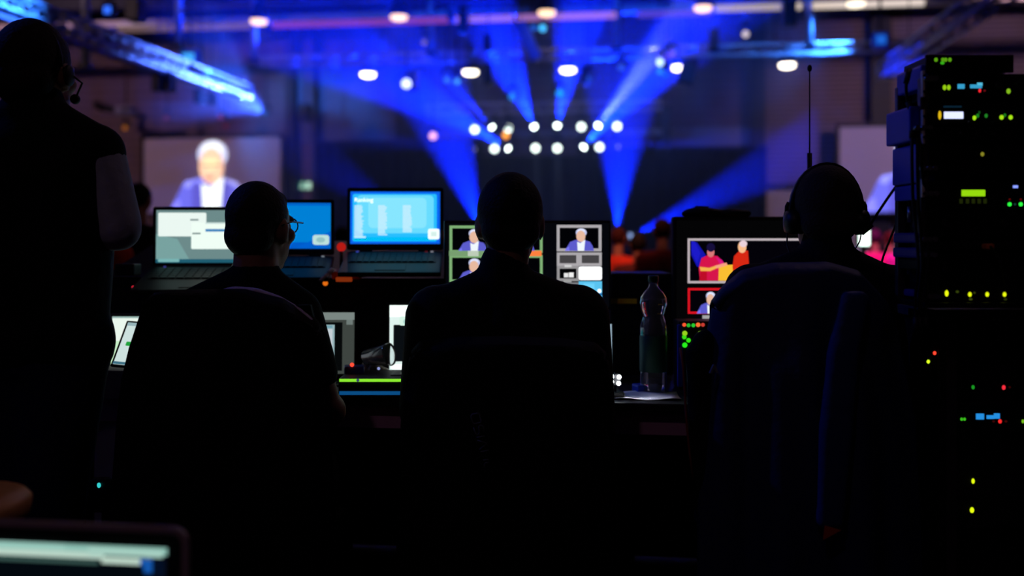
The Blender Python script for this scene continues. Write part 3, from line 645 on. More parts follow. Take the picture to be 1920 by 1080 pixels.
def text_mesh(body, size):
    c = bpy.data.curves.new('txt', 'FONT'); c.body = body; c.size = size; c.align_x = 'LEFT'; c.resolution_u = 3
    o = bpy.data.objects.new('txt', c); COL.objects.link(o)
    me = bpy.data.meshes.new_from_object(o.evaluated_get(bpy.context.evaluated_depsgraph_get()))
    bpy.data.objects.remove(o); return me
def text_obj(name, body, size, O, ex, ez, m, parent):
    me = text_mesh(body, size); x = Vector(ex).normalized(); y = -Vector(ez).normalized()
    for v in me.vertices: v.co = Vector(O) + x * v.co.x + y * v.co.y
    me.materials.clear(); me.materials.append(m); o = bpy.data.objects.new(name, me); COL.objects.link(o); o.parent = parent; return o

def scr_files(s):
    s.r(0, 0, 1, 1, (108, 138, 138)); s.p([(0, .45), (0, .93), (.28, .93), (.18, .55)], (120, 162, 160)); s.p([(.62, 0), (1, 0), (1, .93), (.78, .93)], (92, 128, 130))
    s.r(0, .93, 1, 1, (30, 92, 112)); s.rr(.02, .925, .2, .985, .01, (120, 180, 180))
    s.rr(.02, .05, .425, .5, .012, (235, 248, 242)); s.r(.29, .17, .36, .2, (120, 140, 140))
    s.rr(.30, .235, .77, .74, .012, (240, 255, 246)); s.r(.42, .36, .6, .41, (60, 130, 190)); s.r(.31, .43, .38, .46, (120, 140, 140))
    s.r(.42, .235, .77, .265, (205, 225, 222))
def scr_blue(s):
    s.r(0, 0, 1, 1, (0, 128, 214)); s.r(0, 0, 1, .06, (0, 100, 205)); s.r(0, .86, 1, 1, (0, 92, 205)); s.e(.45, .38, .12, .22, (0, 150, 215)); s.e(.44, .38, .06, .15, (0, 168, 216))
    s.p([(.6, 1), (1, .62), (1, 1)], (0, 96, 210)); s.rr(.8, .7, .985, .92, .03, (190, 225, 220)); s.e(.89, .81, .05, .06, (150, 195, 195))
def scr_rank(s):
    s.r(0, 0, 1, 1, (10, 100, 240)); s.rr(.025, .045, .965, .955, .02, (40, 190, 255)); s.rr(.07, .07, .93, .8, .05, (105, 220, 255)); s.rr(.2, .12, .85, .7, .05, (135, 230, 255))
    s.r(.04, .87, .96, .95, (0, 190, 250))
    random.seed(3)
    for x, n in ((.045, 21), (.31, 20), (.585, 18)):
        s.k += 1
        for i in range(n):
            y = .265 + i * .029; s.r(x, y, x + random.uniform(.075, .105), y + .02, (205, 240, 255), 1, True)
    s.r(.045, .855, .175, .89, (190, 238, 255)); s.rr(.868, .715, .995, .915, .02, (235, 255, 245), 1.2); s.r(.9, .77, .965, .86, (215, 240, 235))
L1, Rb1, base1, lid1, Rl1 = laptop('black laptop showing white windows on a grey-green screen, leftmost on the riser', 404, 497, 3.5, .435, .205, .04, SL, .03, M_black, scr_files, bz=(.012, .012, .008), depth=.25)
L2, Rb2, base2, lid2, Rl2 = laptop('black laptop with a plain blue screen beside the glasses of the left man', 536, 478, 3.5, .335, .195, .10, SL, .03, M_black, scr_blue, bz=(.012, .012, .022))
L3, Rb3, base3, lid3, Rl3 = laptop('black laptop with a bright blue list screen, right end of the riser', 741, 469, 3.5, .338, .22, .03, SL, .05, M_black, scr_rank, bz=(.012, .014, .022))
w3, h3 = .338, .22; n3 = Rl3 @ Vector((0, -1, 0))
text_obj('title_text', 'Ranking', .021, Rl3 @ Vector((-w3 / 2 + .012 + .045 * (w3 - .024), -.012, h3 - .014 - .2 * (h3 - .036))), Rl3 @ Vector((1, 0, 0)), Rl3 @ Vector((0, 0, -1)), emi((255, 255, 255), 1.5), lid3)
for base, Rb, cs in ((base1, Rb1, ((-.17, (60, 60, 140)),)), (base2, Rb2, ((.13, (130, 140, 150)),)), (base3, Rb3, ((-.13, (50, 70, 190)), (.13, (140, 140, 150)), (.11, (90, 20, 30))))):
    for x, c in cs: MB().cyl(Rb @ Vector((x, -.02, -.001)), Rb @ Vector((x, -.02, .002)), .005, n=10).build('power_button', led(c, .8), base)

# lower row of laptops on the desk
def on_desk(px, d): return HOR + (CAM_H - ZD - .018) * F / d
def scr_doc(s):
    s.r(0, 0, 1, 1, (235, 248, 238)); s.r(0, 0, 1, .03, (150, 180, 175)); s.r(.15, .4, .6, .42, (190, 225, 205)); s.p([(0, .42), (.5, .42), (.4, 1), (0, 1)], (200, 240, 200))
def scr_win(s):
    s.r(0, 0, 1, 1, (62, 68, 64)); s.r(0, 0, 1, .12, (122, 134, 130)); s.r(.92, .12, .985, .2, (110, 122, 118))
    s.r(0, .16, .88, .95, (6, 8, 9)); s.r(0, .2, .8, .9, (150, 180, 185)); s.r(0, .27, .78, .9, (196, 206, 212)); s.r(.1, .215, .78, .25, (110, 160, 175))
def scr_icons(s):
    s.r(0, 0, 1, 1, (225, 245, 240)); s.rr(.04, .3, .96, .86, .01, (10, 14, 18)); s.r(0, .0, 1, .18, (240, 255, 250), 1.3); s.rr(.1, .17, .26, .31, .02, (215, 245, 230)); s.e(.3, .24, .04, .05, (235, 225, 40), 1.2)
    s.rr(.26, .29, .46, .42, .02, (225, 250, 240), 1.2); s.rr(.02, .9, .98, .98, .02, (240, 255, 250), 1.3); s.e(.17, .25, .03, .04, (170, 215, 205))
def scr_cyan(s):
    s.r(0, 0, 1, 1, (150, 175, 190)); s.r(0, .15, .9, .42, (20, 165, 180)); s.r(0, .5, .9, .95, (120, 160, 180)); s.r(0, .42, .9, .47, (180, 205, 215))
laptop('laptop with a white page on its screen behind the left chair', 293, on_desk(0, 3.12), 3.12, .30, .212, 0, 0, .06, M_alu, scr_doc, bz=(.009, .01, .02))
laptop('laptop with a grey screen and a small window, by the left man\'s right arm', 572, on_desk(0, 3.14), 3.14, .325, .222, 0, 0, .06, M_black, scr_win, bz=(.008, .009, .02))
laptop('laptop with a white bar and yellow dot on its screen, left of the middle man', 822, on_desk(0, 3.14), 3.14, .325, .245, 0, 0, .05, M_black, scr_icons, bz=(.008, .009, .03))
laptop('small laptop with cyan and grey blocks on its screen, right of the middle man', 1070, on_desk(0, 3.1), 3.1, .275, .19, 0, 0, .05, M_black, scr_cyan, bz=(.009, .01, .02))
# tablet leaning in front of the white laptop
tb = thing('tablet', 'black tablet with a white page and a green button leaning beside the left chair', 'tablet', at(234, 690, 2.90))
Rt = rotz(YAW - .1) @ Matrix.Rotation(-.55, 3, 'X') @ Matrix.Rotation(.08, 3, 'Y')
MB().box(Rt @ Vector((.05, 0, .075)), (.19, .008, .15), Rt, bev=.0035).build('body', M_black, tb)
s = Scr(Rt @ Vector((-.037, -.0045, .143)), Rt @ Vector((.175, 0, 0)), Rt @ Vector((0, 0, -.136)), Rt @ Vector((0, -1, 0)))
s.r(0, 0, 1, 1, (205, 225, 222)); s.r(0, 0, 1, .08, (150, 180, 185)); s.rr(.1, .46, .5, .56, .02, (30, 160, 60)); s.r(0, .94, 1, 1, (60, 110, 130)); s.build('screen', tb, False)
MB().box(Rt @ Vector((.05, .03, .0)) , (.1, .06, .006), Rt).build('stand', M_black, tb)
pd = thing('device_box', 'pale grey box at the left end of the desk, under the leaning tablet', 'box', at(226, 705, 2.93)); pd.location.z = ZD
zbx = zpx(692, 2.9) - ZD
MB().box((0, 0, zbx / 2), (.15, .12, zbx), rotz(.1), bev=.004).build('housing', mat('grey_paper', (175, 160, 165), .8), pd)

# ------------------------------------------------------------------ monitors
def monitor(label, px0, px1, py0, py1, d, yaw, screen_fn, m, feat=()):
    c = at((px0 + px1) / 2, (py0 + py1) / 2, d); w = (px1 - px0) / F * d; h = (py1 - py0) / F * d; R = rotz(YAW + yaw)
    t = thing('monitor', label, 'monitor', (c.x, c.y, ZD)); zc = c.z - ZD
    MB().box(R @ Vector((0, .025, 0)) + UP * zc, (w, .05, h), R, bev=.008).build('housing', m, t)
    MB().box(R @ Vector((0, .06, (-zc - h * .2) / 2)) + UP * zc, (.07, .03, abs(-zc + h * .2)), R, bev=.005).build('stand', M_black, t)
    MB().box(R @ Vector((0, .03, .008)), (.26, .2, .016), R, bev=.005).build('foot', M_black, t)
    s = Scr(R @ Vector((-w / 2, -.001, h / 2)) + UP * zc, R @ Vector((w, 0, 0)), Vector((0, 0, -h)), R @ Vector((0, -1, 0)))
    s.P = lambda x, y: ((x - px0) / (px1 - px0), (y - py0) / (py1 - py0))
    screen_fn(s); s.build('screen', t, False)
    return t
def pxr(s, x0, y0, x1, y1, c, e=1.0): a, b = s.P(x0, y0); c2, d2 = s.P(x1, y1); s.r(a, b, c2, d2, c, e)
def pxf(s, x0, y0, x1, y1, t, c, e=1.0): a, b = s.P(x0, y0); c2, d2 = s.P(x1, y1); s.frame(a, b, c2, d2, t, c, e)
def pxm(s, x0, y0, x1, y1, e=1.0): a, b = s.P(x0, y0); c2, d2 = s.P(x1, y1); s.man(a, b, c2, d2, e, False)
def scr_multi(s):
    pxr(s, 836, 418, 1142, 576, (5, 6, 11))
    G = (128, 176, 118); W = (172, 168, 172)
    for x0, x1 in ((843, 929), (931, 1017)):
        for y0, y1 in ((423, 474), (478, 529)):
            pxr(s, x0 + 3, y0 + 3, x1 - 3, y1 - 2, (2, 2, 5)); pxf(s, x0, y0, x1, y1, .016, G)
            pxm(s, x0 + 15, y0 + 6, x1 - 14, y1 - 1)
    pxr(s, 843, 470, 929, 480, (120, 158, 112)); pxr(s, 878, 470, 898, 480, (190, 205, 185)); pxr(s, 984, 470, 1015, 480, (255, 128, 62)); pxr(s, 931, 470, 984, 480, (150, 170, 130))
    pxr(s, 1046, 426, 1123, 468, (2, 2, 5)); pxf(s, 1043, 422, 1126, 471, .017, W); pxm(s, 1058, 428, 1112, 470)
    for x0, x1 in ((1043, 1084), (1084, 1126)):
        pxr(s, x0 + 4, 476, x1 - 4, 496, (70, 68, 70)); pxf(s, x0, 473, x1, 498, .016, W)
    pxr(s, 1047, 502, 1080, 522, (3, 3, 5)); pxf(s, 1043, 498, 1084, 526, .016, (150, 148, 150)); pxr(s, 1056, 511, 1064, 519, (230, 230, 230)); pxr(s, 1065, 510, 1074, 519, (240, 240, 240)); pxr(s, 1055, 524, 1070, 530, (160, 160, 160)); pxr(s, 1057, 496, 1070, 500, (210, 210, 210))
    a, b = s.P(1083, 499); c, d = s.P(1126, 524); s.rr(a, b, c, d, .012, (250, 252, 255), 1.3)
    pxr(s, 1043, 528, 1084, 552, (8, 8, 10)); pxf(s, 1043, 528, 1084, 552, .014, (120, 120, 124))
    pxr(s, 1083, 526, 1126, 549, (90, 195, 240)); pxr(s, 1092, 530, 1112, 544, (110, 210, 250)); a, b = s.P(1121, 544); s.e(a, b, .012, .024, (240, 250, 255), 1.3); pxr(s, 1083, 548, 1126, 552, (30, 110, 180))
    pxr(s, 1083, 552, 1126, 573, (95, 200, 245)); pxr(s, 1090, 555, 1115, 566, (120, 215, 250))
monitor('wide black monitor with green and grey framed video panes behind the middle man', 832, 1146, 413, 581, 3.3, 0, scr_multi, M_black)
def scr_right(s):
    pxr(s, 1268, 413, 1584, 600, (4, 4, 5)); W = (190, 178, 184)
    for x0, x1, y0, y1, c in ((1289, 1508, 447, 531, W), (1512, 1582, 447, 531, W), (1289, 1437, 540, 588, (225, 20, 35)), (1438, 1582, 540, 588, W)):
        a, b = s.P(x0 + 4, y0 + 4); c2, d2 = s.P(x1 - 4, y1 - 4)
        pxr(s, x0 + 4, y0 + 4, x1 - 4, y1 - 4, (3, 2, 8)); pxf(s, x0, y0, x1, y1, .0125 if y0 < 500 else .012, c)
    P = s.P
    s.p([P(1295, 452), P(1306, 455), P(1322, 478), P(1316, 500), P(1306, 500), P(1295, 478)], (20, 20, 175)); s.p([P(1295, 452), P(1302, 453), P(1312, 475), P(1306, 494), P(1295, 470)], (28, 26, 200))
    s.p([P(1311, 526), P(1309, 502), P(1314, 484), P(1326, 478), P(1344, 480), P(1356, 492), P(1352, 498), P(1348, 526)], (215, 20, 75)); s.p([P(1310, 526), P(1312, 508), P(1324, 508), P(1324, 526)], (190, 12, 40))
    s.p([P(1340, 481), P(1352, 487), P(1360, 500), P(1352, 502)], (220, 20, 130))
    a, b = P(1331, 473); s.e(a, b, .021, .045, (215, 120, 120)); a, b = P(1331, 464); s.e(a, b, .024, .04, (22, 14, 60))
    s.p([P(1310, 500), P(1328, 502), P(1346, 496), P(1348, 500), P(1330, 508), P(1312, 508)], (245, 180, 80))
    s.p([P(1346, 497), P(1374, 496), P(1374, 526), P(1345, 526)], (250, 190, 50)); s.p([P(1338, 498), P(1360, 492), P(1362, 497), P(1342, 503)], (250, 160, 130))
    s.p([P(1371, 500), P(1374, 480), P(1384, 470), P(1400, 470), P(1404, 526), P(1374, 526)], (215, 40, 20)); a, b = P(1389, 463); s.e(a, b, .024, .055, (250, 190, 140)); a, b = P(1391, 457); s.e(a, b, .022, .03, (235, 210, 220))
    pxm(s, 1304, 546, 1350, 587); pxr(s, 1314, 590, 1330, 598, (165, 165, 165))
monitor('big black monitor with a white framed video of two people, left of the headphone wearer', 1262, 1590, 406, 612, 3.35, 0, scr_right, M_black)
for px in (1508, 1560): pass
bg = thing('cable_bag', 'flat black bag lying on top of the right monitor', 'bag', at(1340, 405, 3.37))
b = blob_obj('pouch', [('e', (-.04, 0, .012), (.07, .03, .018)), ('e', (.06, 0, .01), (.06, .025, .014)), ('c', (-.1, 0, .008), .012, (.11, 0, .008), .012)], M_cable, bg, .006, 3)
MB().tube([(-.1, 0, .01), (-.06, 0, .032), (-.02, .0, .03)], .003).build('strap', M_dark, bg)
# black case with a yellow strip behind the bottle
cs = at(1203, 512, 3.42); cw = 118 / F * 3.42
bc = thing('equipment_case', 'black equipment case with a yellow strip, behind the water bottle', 'case', (cs.x, cs.y, ZD), YAW)
MB().box((0, .1, (cs.z - ZD) / 2), (cw, .25, cs.z - ZD), bev=.008).build('body', M_black, bc)
MB().box((-cw * .3, -.028, cs.z - ZD - .095), (cw * .42, .006, .018), bev=.002).build('strip', mat('yellow_tape', (250, 200, 20), .5), bc)
MB().box((0.0, -.03, (cs.z - ZD) * .45), (.09, .008, .03), bev=.003).build('latch', M_blackm, bc)

# ------------------------------------------------------------------ small things on the desk
def led_dot(mb_parent, p, c, s=2.0, r=.004, name='led'):
    m = MB().ell(p, (r, r * .6, r), rotz(YAW), nu=10, nv=6); return m.build(name, led(c, s), mb_parent, True)
mx = thing('video_switcher', 'low control panel with a glowing green strip, left of the middle man', 'control panel', at(722, 730, 2.9)); mx.location.z = ZD
Rm = rotz(YAW); wm = .27
MB().box(Rm @ Vector((0, .09, .03)), (wm, .2, .056), Rm, bev=.006).build('body', M_dark, mx)
z703 = zpx(703, 2.9) - ZD
MB().box(Rm @ Vector((0, -.012, .053)), (wm * .97, .004, .008), Rm).build('green_strip', emi((140, 235, 50), 1.0), mx)
MB().box(Rm @ Vector((0, -.012, .016)), (wm * .97, .004, .010), Rm).build('blue_strip', emi((10, 75, 130), 1.0), mx)
MB().box(Rm @ Vector((.06, .1, .059)), (.1, .1, .004), Rm).build('button_field', mat('grey_buttons', (90, 95, 95), .5), mx)
for px, py, c in ((710, 691, (150, 160, 220)), (671, 713, (60, 70, 110)), (755, 700, (220, 235, 225))): led_dot(mx, at(px, py, 2.885), c, .9, .0045)
ib = thing('intercom_box', 'small blue-lit box with a red light by the left man\'s forearm', 'box', at(664, 690, 3.02)); ib.location.z = ZD
MB().box((0, 0, .04), (.06, .05, .08), rotz(.3), bev=.006).build('body', mat('blue_plastic', (40, 55, 150), .4), ib); led_dot(ib, at(660, 684, 2.985), (255, 60, 40), 2.0, .006)
cup = thing('plastic_cup', 'crumpled clear plastic cup lying behind the control panel', 'cup', at(684, 668, 3.06))
cm = bpy.data.materials.new('clear_plastic'); cm.use_nodes = True; b_ = cm.node_tree.nodes['Principled BSDF']; b_.inputs['Transmission Weight'].default_value = .95; b_.inputs['Roughness'].default_value = .02; b_.inputs['IOR'].default_value = 1.45; b_.inputs['Base Color'].default_value = (.95, .97, 1, 1)
M_clear = cm
q = MB().lathe([(.002, 0), (.024, .001), (.034, .085), (.036, .09), (.033, .085), (.023, .004), (.002, .003)], n=24); Rc = Matrix.Rotation(1.35, 3, 'Y') @ Matrix.Rotation(.3, 3, 'X')
cup.location.z = ZD + .062 + .036
c2 = MB(); c2.add([Rc @ (v + Vector((.004 * math.sin(v.z * 160), .004 * math.cos(v.z * 130), 0))) for v in q.v], q.f, 0, True); c2.build('wall', M_clear, cup)
kn = thing('wrapper', 'crumpled silver and brown wrapper beside the clear cup', 'wrapper', at(700, 672, 3.1)); kn.location.z = ZD
blob_obj('foil', [('e', (0, 0, .04), (.04, .03, .04)), ('e', (.03, .01, .03), (.03, .02, .035)), ('e', (-.02, 0, .065), (.02, .02, .02))], mat('wrapper_foil', (110, 90, 80), .3, .5, .5, .5, 60, 1.0), kn, .008, 1)
# water bottle
bt = at(1225, 712, 3.0); bo = thing('water_bottle', 'clear plastic water bottle with a green cap standing on the desk', 'bottle', (bt.x, bt.y, ZD)); H = .318
prof = [(.0, .004), (.03, .0), (.038, .006), (.04, .03), (.04, .07), (.0405, .15), (.041, .19), (.0405, .20), (.034, .222), (.031, .232), (.037, .25), (.041, .268), (.039, .287), (.03, .302), (.018, .314), (.0135, .322), (.0135, .336)]
inn = [(max(0, r - .0012), z + .001) for r, z in reversed(prof)]
MB().lathe(prof + inn).build('bottle_body', M_clear, bo)
MB().lathe([(0, .334), (.0155, .334), (.0155, .35), (.014, .353), (0, .353)], n=20).build('cap', mat('green_cap', (15, 60, 30), .4), bo)
MB().lathe([(.0412, .065), (.0415, .066), (.0418, .172), (.0412, .173)]).build('label_sleeve', mat('green_label', (18, 62, 48), .5), bo)
wm_ = bpy.data.materials.new('still_water'); wm_.use_nodes = True; b_ = wm_.node_tree.nodes['Principled BSDF']; b_.inputs['Transmission Weight'].default_value = 1; b_.inputs['Roughness'].default_value = 0.0; b_.inputs['IOR'].default_value = 1.33; b_.inputs['Base Color'].default_value = (.96, .98, 1, 1)
MB().lathe([(0, .006), (.036, .01), (.038, .03), (.038, .15), (.039, .19), (.0385, .2), (.032, .222), (.029, .232), (.035, .25), (.039, .268), (.0376, .282), (0, .282)]).build('water', wm_, bo)
# little four-point lamp and the lit paper
lp = at(1153, 712, 2.86); dl_ = thing('led_lamp', 'tiny four-point white lamp shining on the paper beside the middle man', 'lamp', (lp.x, lp.y, ZD))
MB().box((0, .03, .01), (.05, .04, .02), Rm, bev=.004).build('base', M_black, dl_)
MB().tube([(0, .03, .02), (0, .035, .055), (0, .02, .075), (.0, .008, .062)], .004).build('neck', M_black, dl_)
hz_ = zpx(712, 2.86) - ZD
MB().box((0, .006, hz_), (.034, .012, .034), Rm, bev=.003).build('head', M_black, dl_)
for px, py in ((1147, 706), (1161, 707), (1147, 716), (1160, 719)):
    led_dot(dl_, at(px, py, 2.853), (245, 250, 255), 30.0, .006, 'bulb')
light_spot('desk_light', Vector((lp.x, lp.y - .005, ZD + .07)), Vector((lp.x + .22, lp.y + .06, ZD - .06)), 1.0, (.85, .9, 1), 85, .6, .01, dl_)
pa = at(1215, 722, 2.9); pp_ = thing('sheet_of_paper', 'white paper lying in the lamp light in front of the bottle', 'paper', (pa.x - .01, pa.y + .02, ZD))
b = MB(); vs = []; fs = []
for j in range(7):
    for i in range(9): vs.append(rotz(YAW - .06) @ Vector((-.1 + .2 * i / 8, -.07 + .14 * j / 6, .002 + .003 * (1 + math.sin(i * 1.1 + j * .7)))))
for j in range(6):
    for i in range(8): a = j * 9 + i; fs.append([a, a + 1, a + 10, a + 9])
b.add(vs, fs, 0, True); o = b.build('sheet', mat('white_paper', (225, 222, 235), .8), pp_); so = o.modifiers.new('s', 'SOLIDIFY'); so.thickness = .0005
bl = thing('blue_pouch', 'small blue packet lying left of the bottle foot', 'packet', at(1200, 700, 3.0)); bl.location.z = ZD
MB().box((0, 0, .014), (.035, .05, .024), rotz(.4), bev=.006).build('packet', mat('blue_packet', (40, 70, 190), .4), bl)
# button box under the right monitor
bb = thing('button_panel', 'black button panel with green and red lights below the right monitor', 'control panel', at(1385, 660, 3.05)); bb.location.z = ZD
hb = zpx(602, 3.05) - ZD; wb = 225 / F * 3.05
MB().box(Rm @ Vector((0, .05, hb / 2)), (wb, .1, hb), Rm, bev=.006).build('body', M_black, bb)
MB().box(Rm @ Vector((-wb / 2 + .004, .0, hb * .5)), (.016, .012, hb * .9), Rm, bev=.003).build('side_strip', mat('blue_lit_side', (40, 60, 190), .4), bb)  # blue light on the panel's side put into its colour
for px, py, c, r in ((1283, 609, (255, 90, 50), .006), (1291, 610, (40, 180, 50), .006), (1300, 610, (40, 200, 50), .006), (1309, 609, (255, 110, 50), .007), (1318, 609, (200, 60, 50), .006),
                     (1284, 625, (150, 210, 30), .008), (1283, 632, (60, 220, 20), .007), (1291, 638, (50, 230, 20), .007), (1284, 647, (40, 240, 30), .008), (1312, 624, (130, 180, 40), .005)):
    led_dot(bb, at(px, py, 3.044), c, 1.0, r)
# small things between the laptops
rl_ = at(640, 463, 3.5); rd = thing('red_signal_lamp', 'small red signal lamp on a stem between the two blue laptops', 'lamp', at(640, 500, 3.5)); 
MB().cyl((0, 0, -.03), (0, 0, .055), .006, n=10).build('stem', M_black, rd); MB().ell((0, 0, .069), .016).build('lens', emi((190, 28, 22), .9), rd); MB().box((0, 0, -.03), (.05, .05, .02), Matrix.Rotation(SL, 3, 'X'), bev=.004).build('base', M_black, rd)
ps = thing('power_strip', 'power strip with orange glow built in between the two blue laptops on the riser', 'power strip', at(648, 522, 3.33))
Rs = rotz(0) @ Matrix.Rotation(SL, 3, 'X')
MB().box((0, .02, .014), (.1, .04, .028), Rs, bev=.006).build('body', mat('orange_lit_plastic', (210, 80, 30), .5), ps); MB().box(at(645, 524, 3.30) - ps.location, (.055, .012, .014), Rs, bev=.003).build('orange_glow', emi((200, 74, 26), .35), ps); led_dot(ps, at(642, 510, 3.33), (255, 110, 40), 2.0, .008)  # orange light put into the body colour, plus an added glowing block
led_dot(ps, at(610, 531, 3.31), (230, 110, 20), 1.0, .009)
pn = thing('pen', 'pale pen leaning up at the right front corner of the plain blue laptop', 'pen', at(598, 530, 3.24))
A = at(600, 527, 3.24) - pn.location; B = at(624, 505, 3.27) - pn.location
MB().cyl(A, A + (B - A) * .7, .006, .0065, 10).build('barrel', mat('pale_pink_plastic', (215, 180, 185), .4), pn); MB().cyl(A + (B - A) * .7, B, .008, .008, 10).build('cap', mat('white_plastic', (235, 225, 225), .4), pn)
led_r = thing('stage_box', 'small black box with a red light on the riser left of the leftmost laptop', 'box', at(252, 546, 3.3)); led_r.location.z = zpx(548, 3.3)
led_r.location = at(240, 520, 3.36); led_r.location.z = ZD + RZ0 + .012
MB().box((0, .0, .02), (.07, .05, .04), bev=.005).build('body', M_black, led_r); led_dot(led_r, at(250, 539, 3.3), (220, 40, 60), 1.2, .006)
# tall whip antenna on the monitor side
an = thing('whip_antenna', 'tall thin whip antenna with a thick base rising behind the headphone wearer\'s head', 'antenna', (at(1518, 600, 3.0).x, at(1518, 600, 3.0).y, ZD))
za, zb_, zc_ = zpx(312, 3.0) - ZD, zpx(287, 3.0) - ZD, zpx(128, 3.0) - ZD
MB().cyl((0, 0, 0.02), (0, 0, zb_), .0075, n=12).build('mast', M_black, an); MB().cyl((0, 0, zb_), (0, 0, zc_), .0024, .002, n=8).build('whip', M_black, an)
MB().ell((0, 0, zc_), (.007, .007, .011)).build('tip', M_black, an); MB().lathe([(0, 0), (.05, 0), (.05, .012), (.02, .024), (0, .024)]).build('base', M_blackm, an)
# ================================================================== PEOPLE AT THE DESK
class Fr:
    """A person's own frame: x to the right, y towards the stage, z up; px helpers give sizes at a depth."""
    def __init__(s, cx, D): s.cx, s.D = cx, D; o = at(cx, HOR, D); s.loc = (o.x, o.y, 0.0)
    def P(s, px, py, y=0.0): d = s.D + y; return Vector(((px - 960) / F * d - (s.cx - 960) / F * s.D, y, CAM_H + (HOR - py) / F * d))
    def m(s, px, y=0.0): return px / F * (s.D + y)
def grow(L, k): return [(p[0], p[1], p[2] + k, p[3], p[4] + k) if p[0] == 'c' else (p[0], p[1], tuple(v + k for v in (p[2] if not isinstance(p[2], (int, float)) else (p[2],) * 3))) + tuple(p[3:]) for p in L]
def hand(wr, fwd, side, curl=.02):
    """palm, four fingers of different length and a thumb leaving the side of the palm"""
    wr = Vector(wr); f = Vector(fwd).normalized(); r = f.cross(UP).normalized(); dn = -UP; L = []
    L.append(('c', wr, .026, wr + f * .03, .028))
    for k in range(4):
        x = (k - 1.5) * .019; b0 = wr + f * .02 + r * x * .8; b1 = wr + f * .09 + r * x + UP * .004
        L.append(('c', b0, .014, b1, .0125)); ln = (.062, .072, .068, .054)[k] if side > 0 else (.054, .068, .072, .062)[k]
        m1 = b1 + f * ln * .5 + r * x * .15 + dn * curl * .25; m2 = b1 + f * ln * .9 + r * x * .2 + dn * curl
        L += [('c', b1, .0105, m1, .0095), ('c', m1, .0095, m2, .0082)]
    t0 = wr + f * .025 - r * side * .03; t1 = t0 + f * .035 - r * side * .028 + dn * .006; t2 = t1 + f * .032 - r * side * .008 + dn * .004
    return L + [('c', t0, .015, t1, .0115), ('c', t1, .0115, t2, .009)]
def head_prims(c, rx, rz, Rh):
    g = lambda x, y, z: c + Rh @ Vector((x, y, z))
    E = [('e', g(0, -.004, .012), (rx, rx * 1.2, rz), Rh), ('e', g(0, .03, -.06), (rx * .78, .07, .07), Rh), ('e', g(0, .068, -.105), (.03, .026, .024), Rh),
         ('e', g(0, .084, .014), (.056, .018, .016), Rh), ('c', g(0, .096, .004), .010, g(0, .118, -.032), .0145), ('e', g(-.012, .108, -.036), .009), ('e', g(.012, .108, -.036), .009),
         ('e', g(0, .094, -.068), (.026, .012, .007), Rh), ('e', g(0, .092, -.080), (.022, .013, .008), Rh), ('e', g(-.045, .06, -.03), (.024, .026, .022), Rh), ('e', g(.045, .06, -.03), (.024, .026, .022), Rh)]
    for sx in (-1, 1):
        Re = Rh @ rotz(-sx * .35)
        E += [('e', g(sx * (rx * .98), -.008, -.018), (.010, .021, .033), Re), ('e', g(sx * (rx * .95), .006, -.04), (.010, .012, .016), Re)]
    return E
def eyes(c, Rh, par):
    for sx in (-1, 1):
        p = c + Rh @ Vector((sx * .031, .083, -.006))
        b = MB().ell(p, .0115, mi=0, nu=12, nv=8); b.ell(p + Rh @ Vector((0, .0085, 0)), (.0055, .004, .0055), Rh, 1, 10, 6)
        b.build('eye', [mat('eye_white', (225, 220, 215), .2), mat('iris', (50, 35, 25), .2)], par)
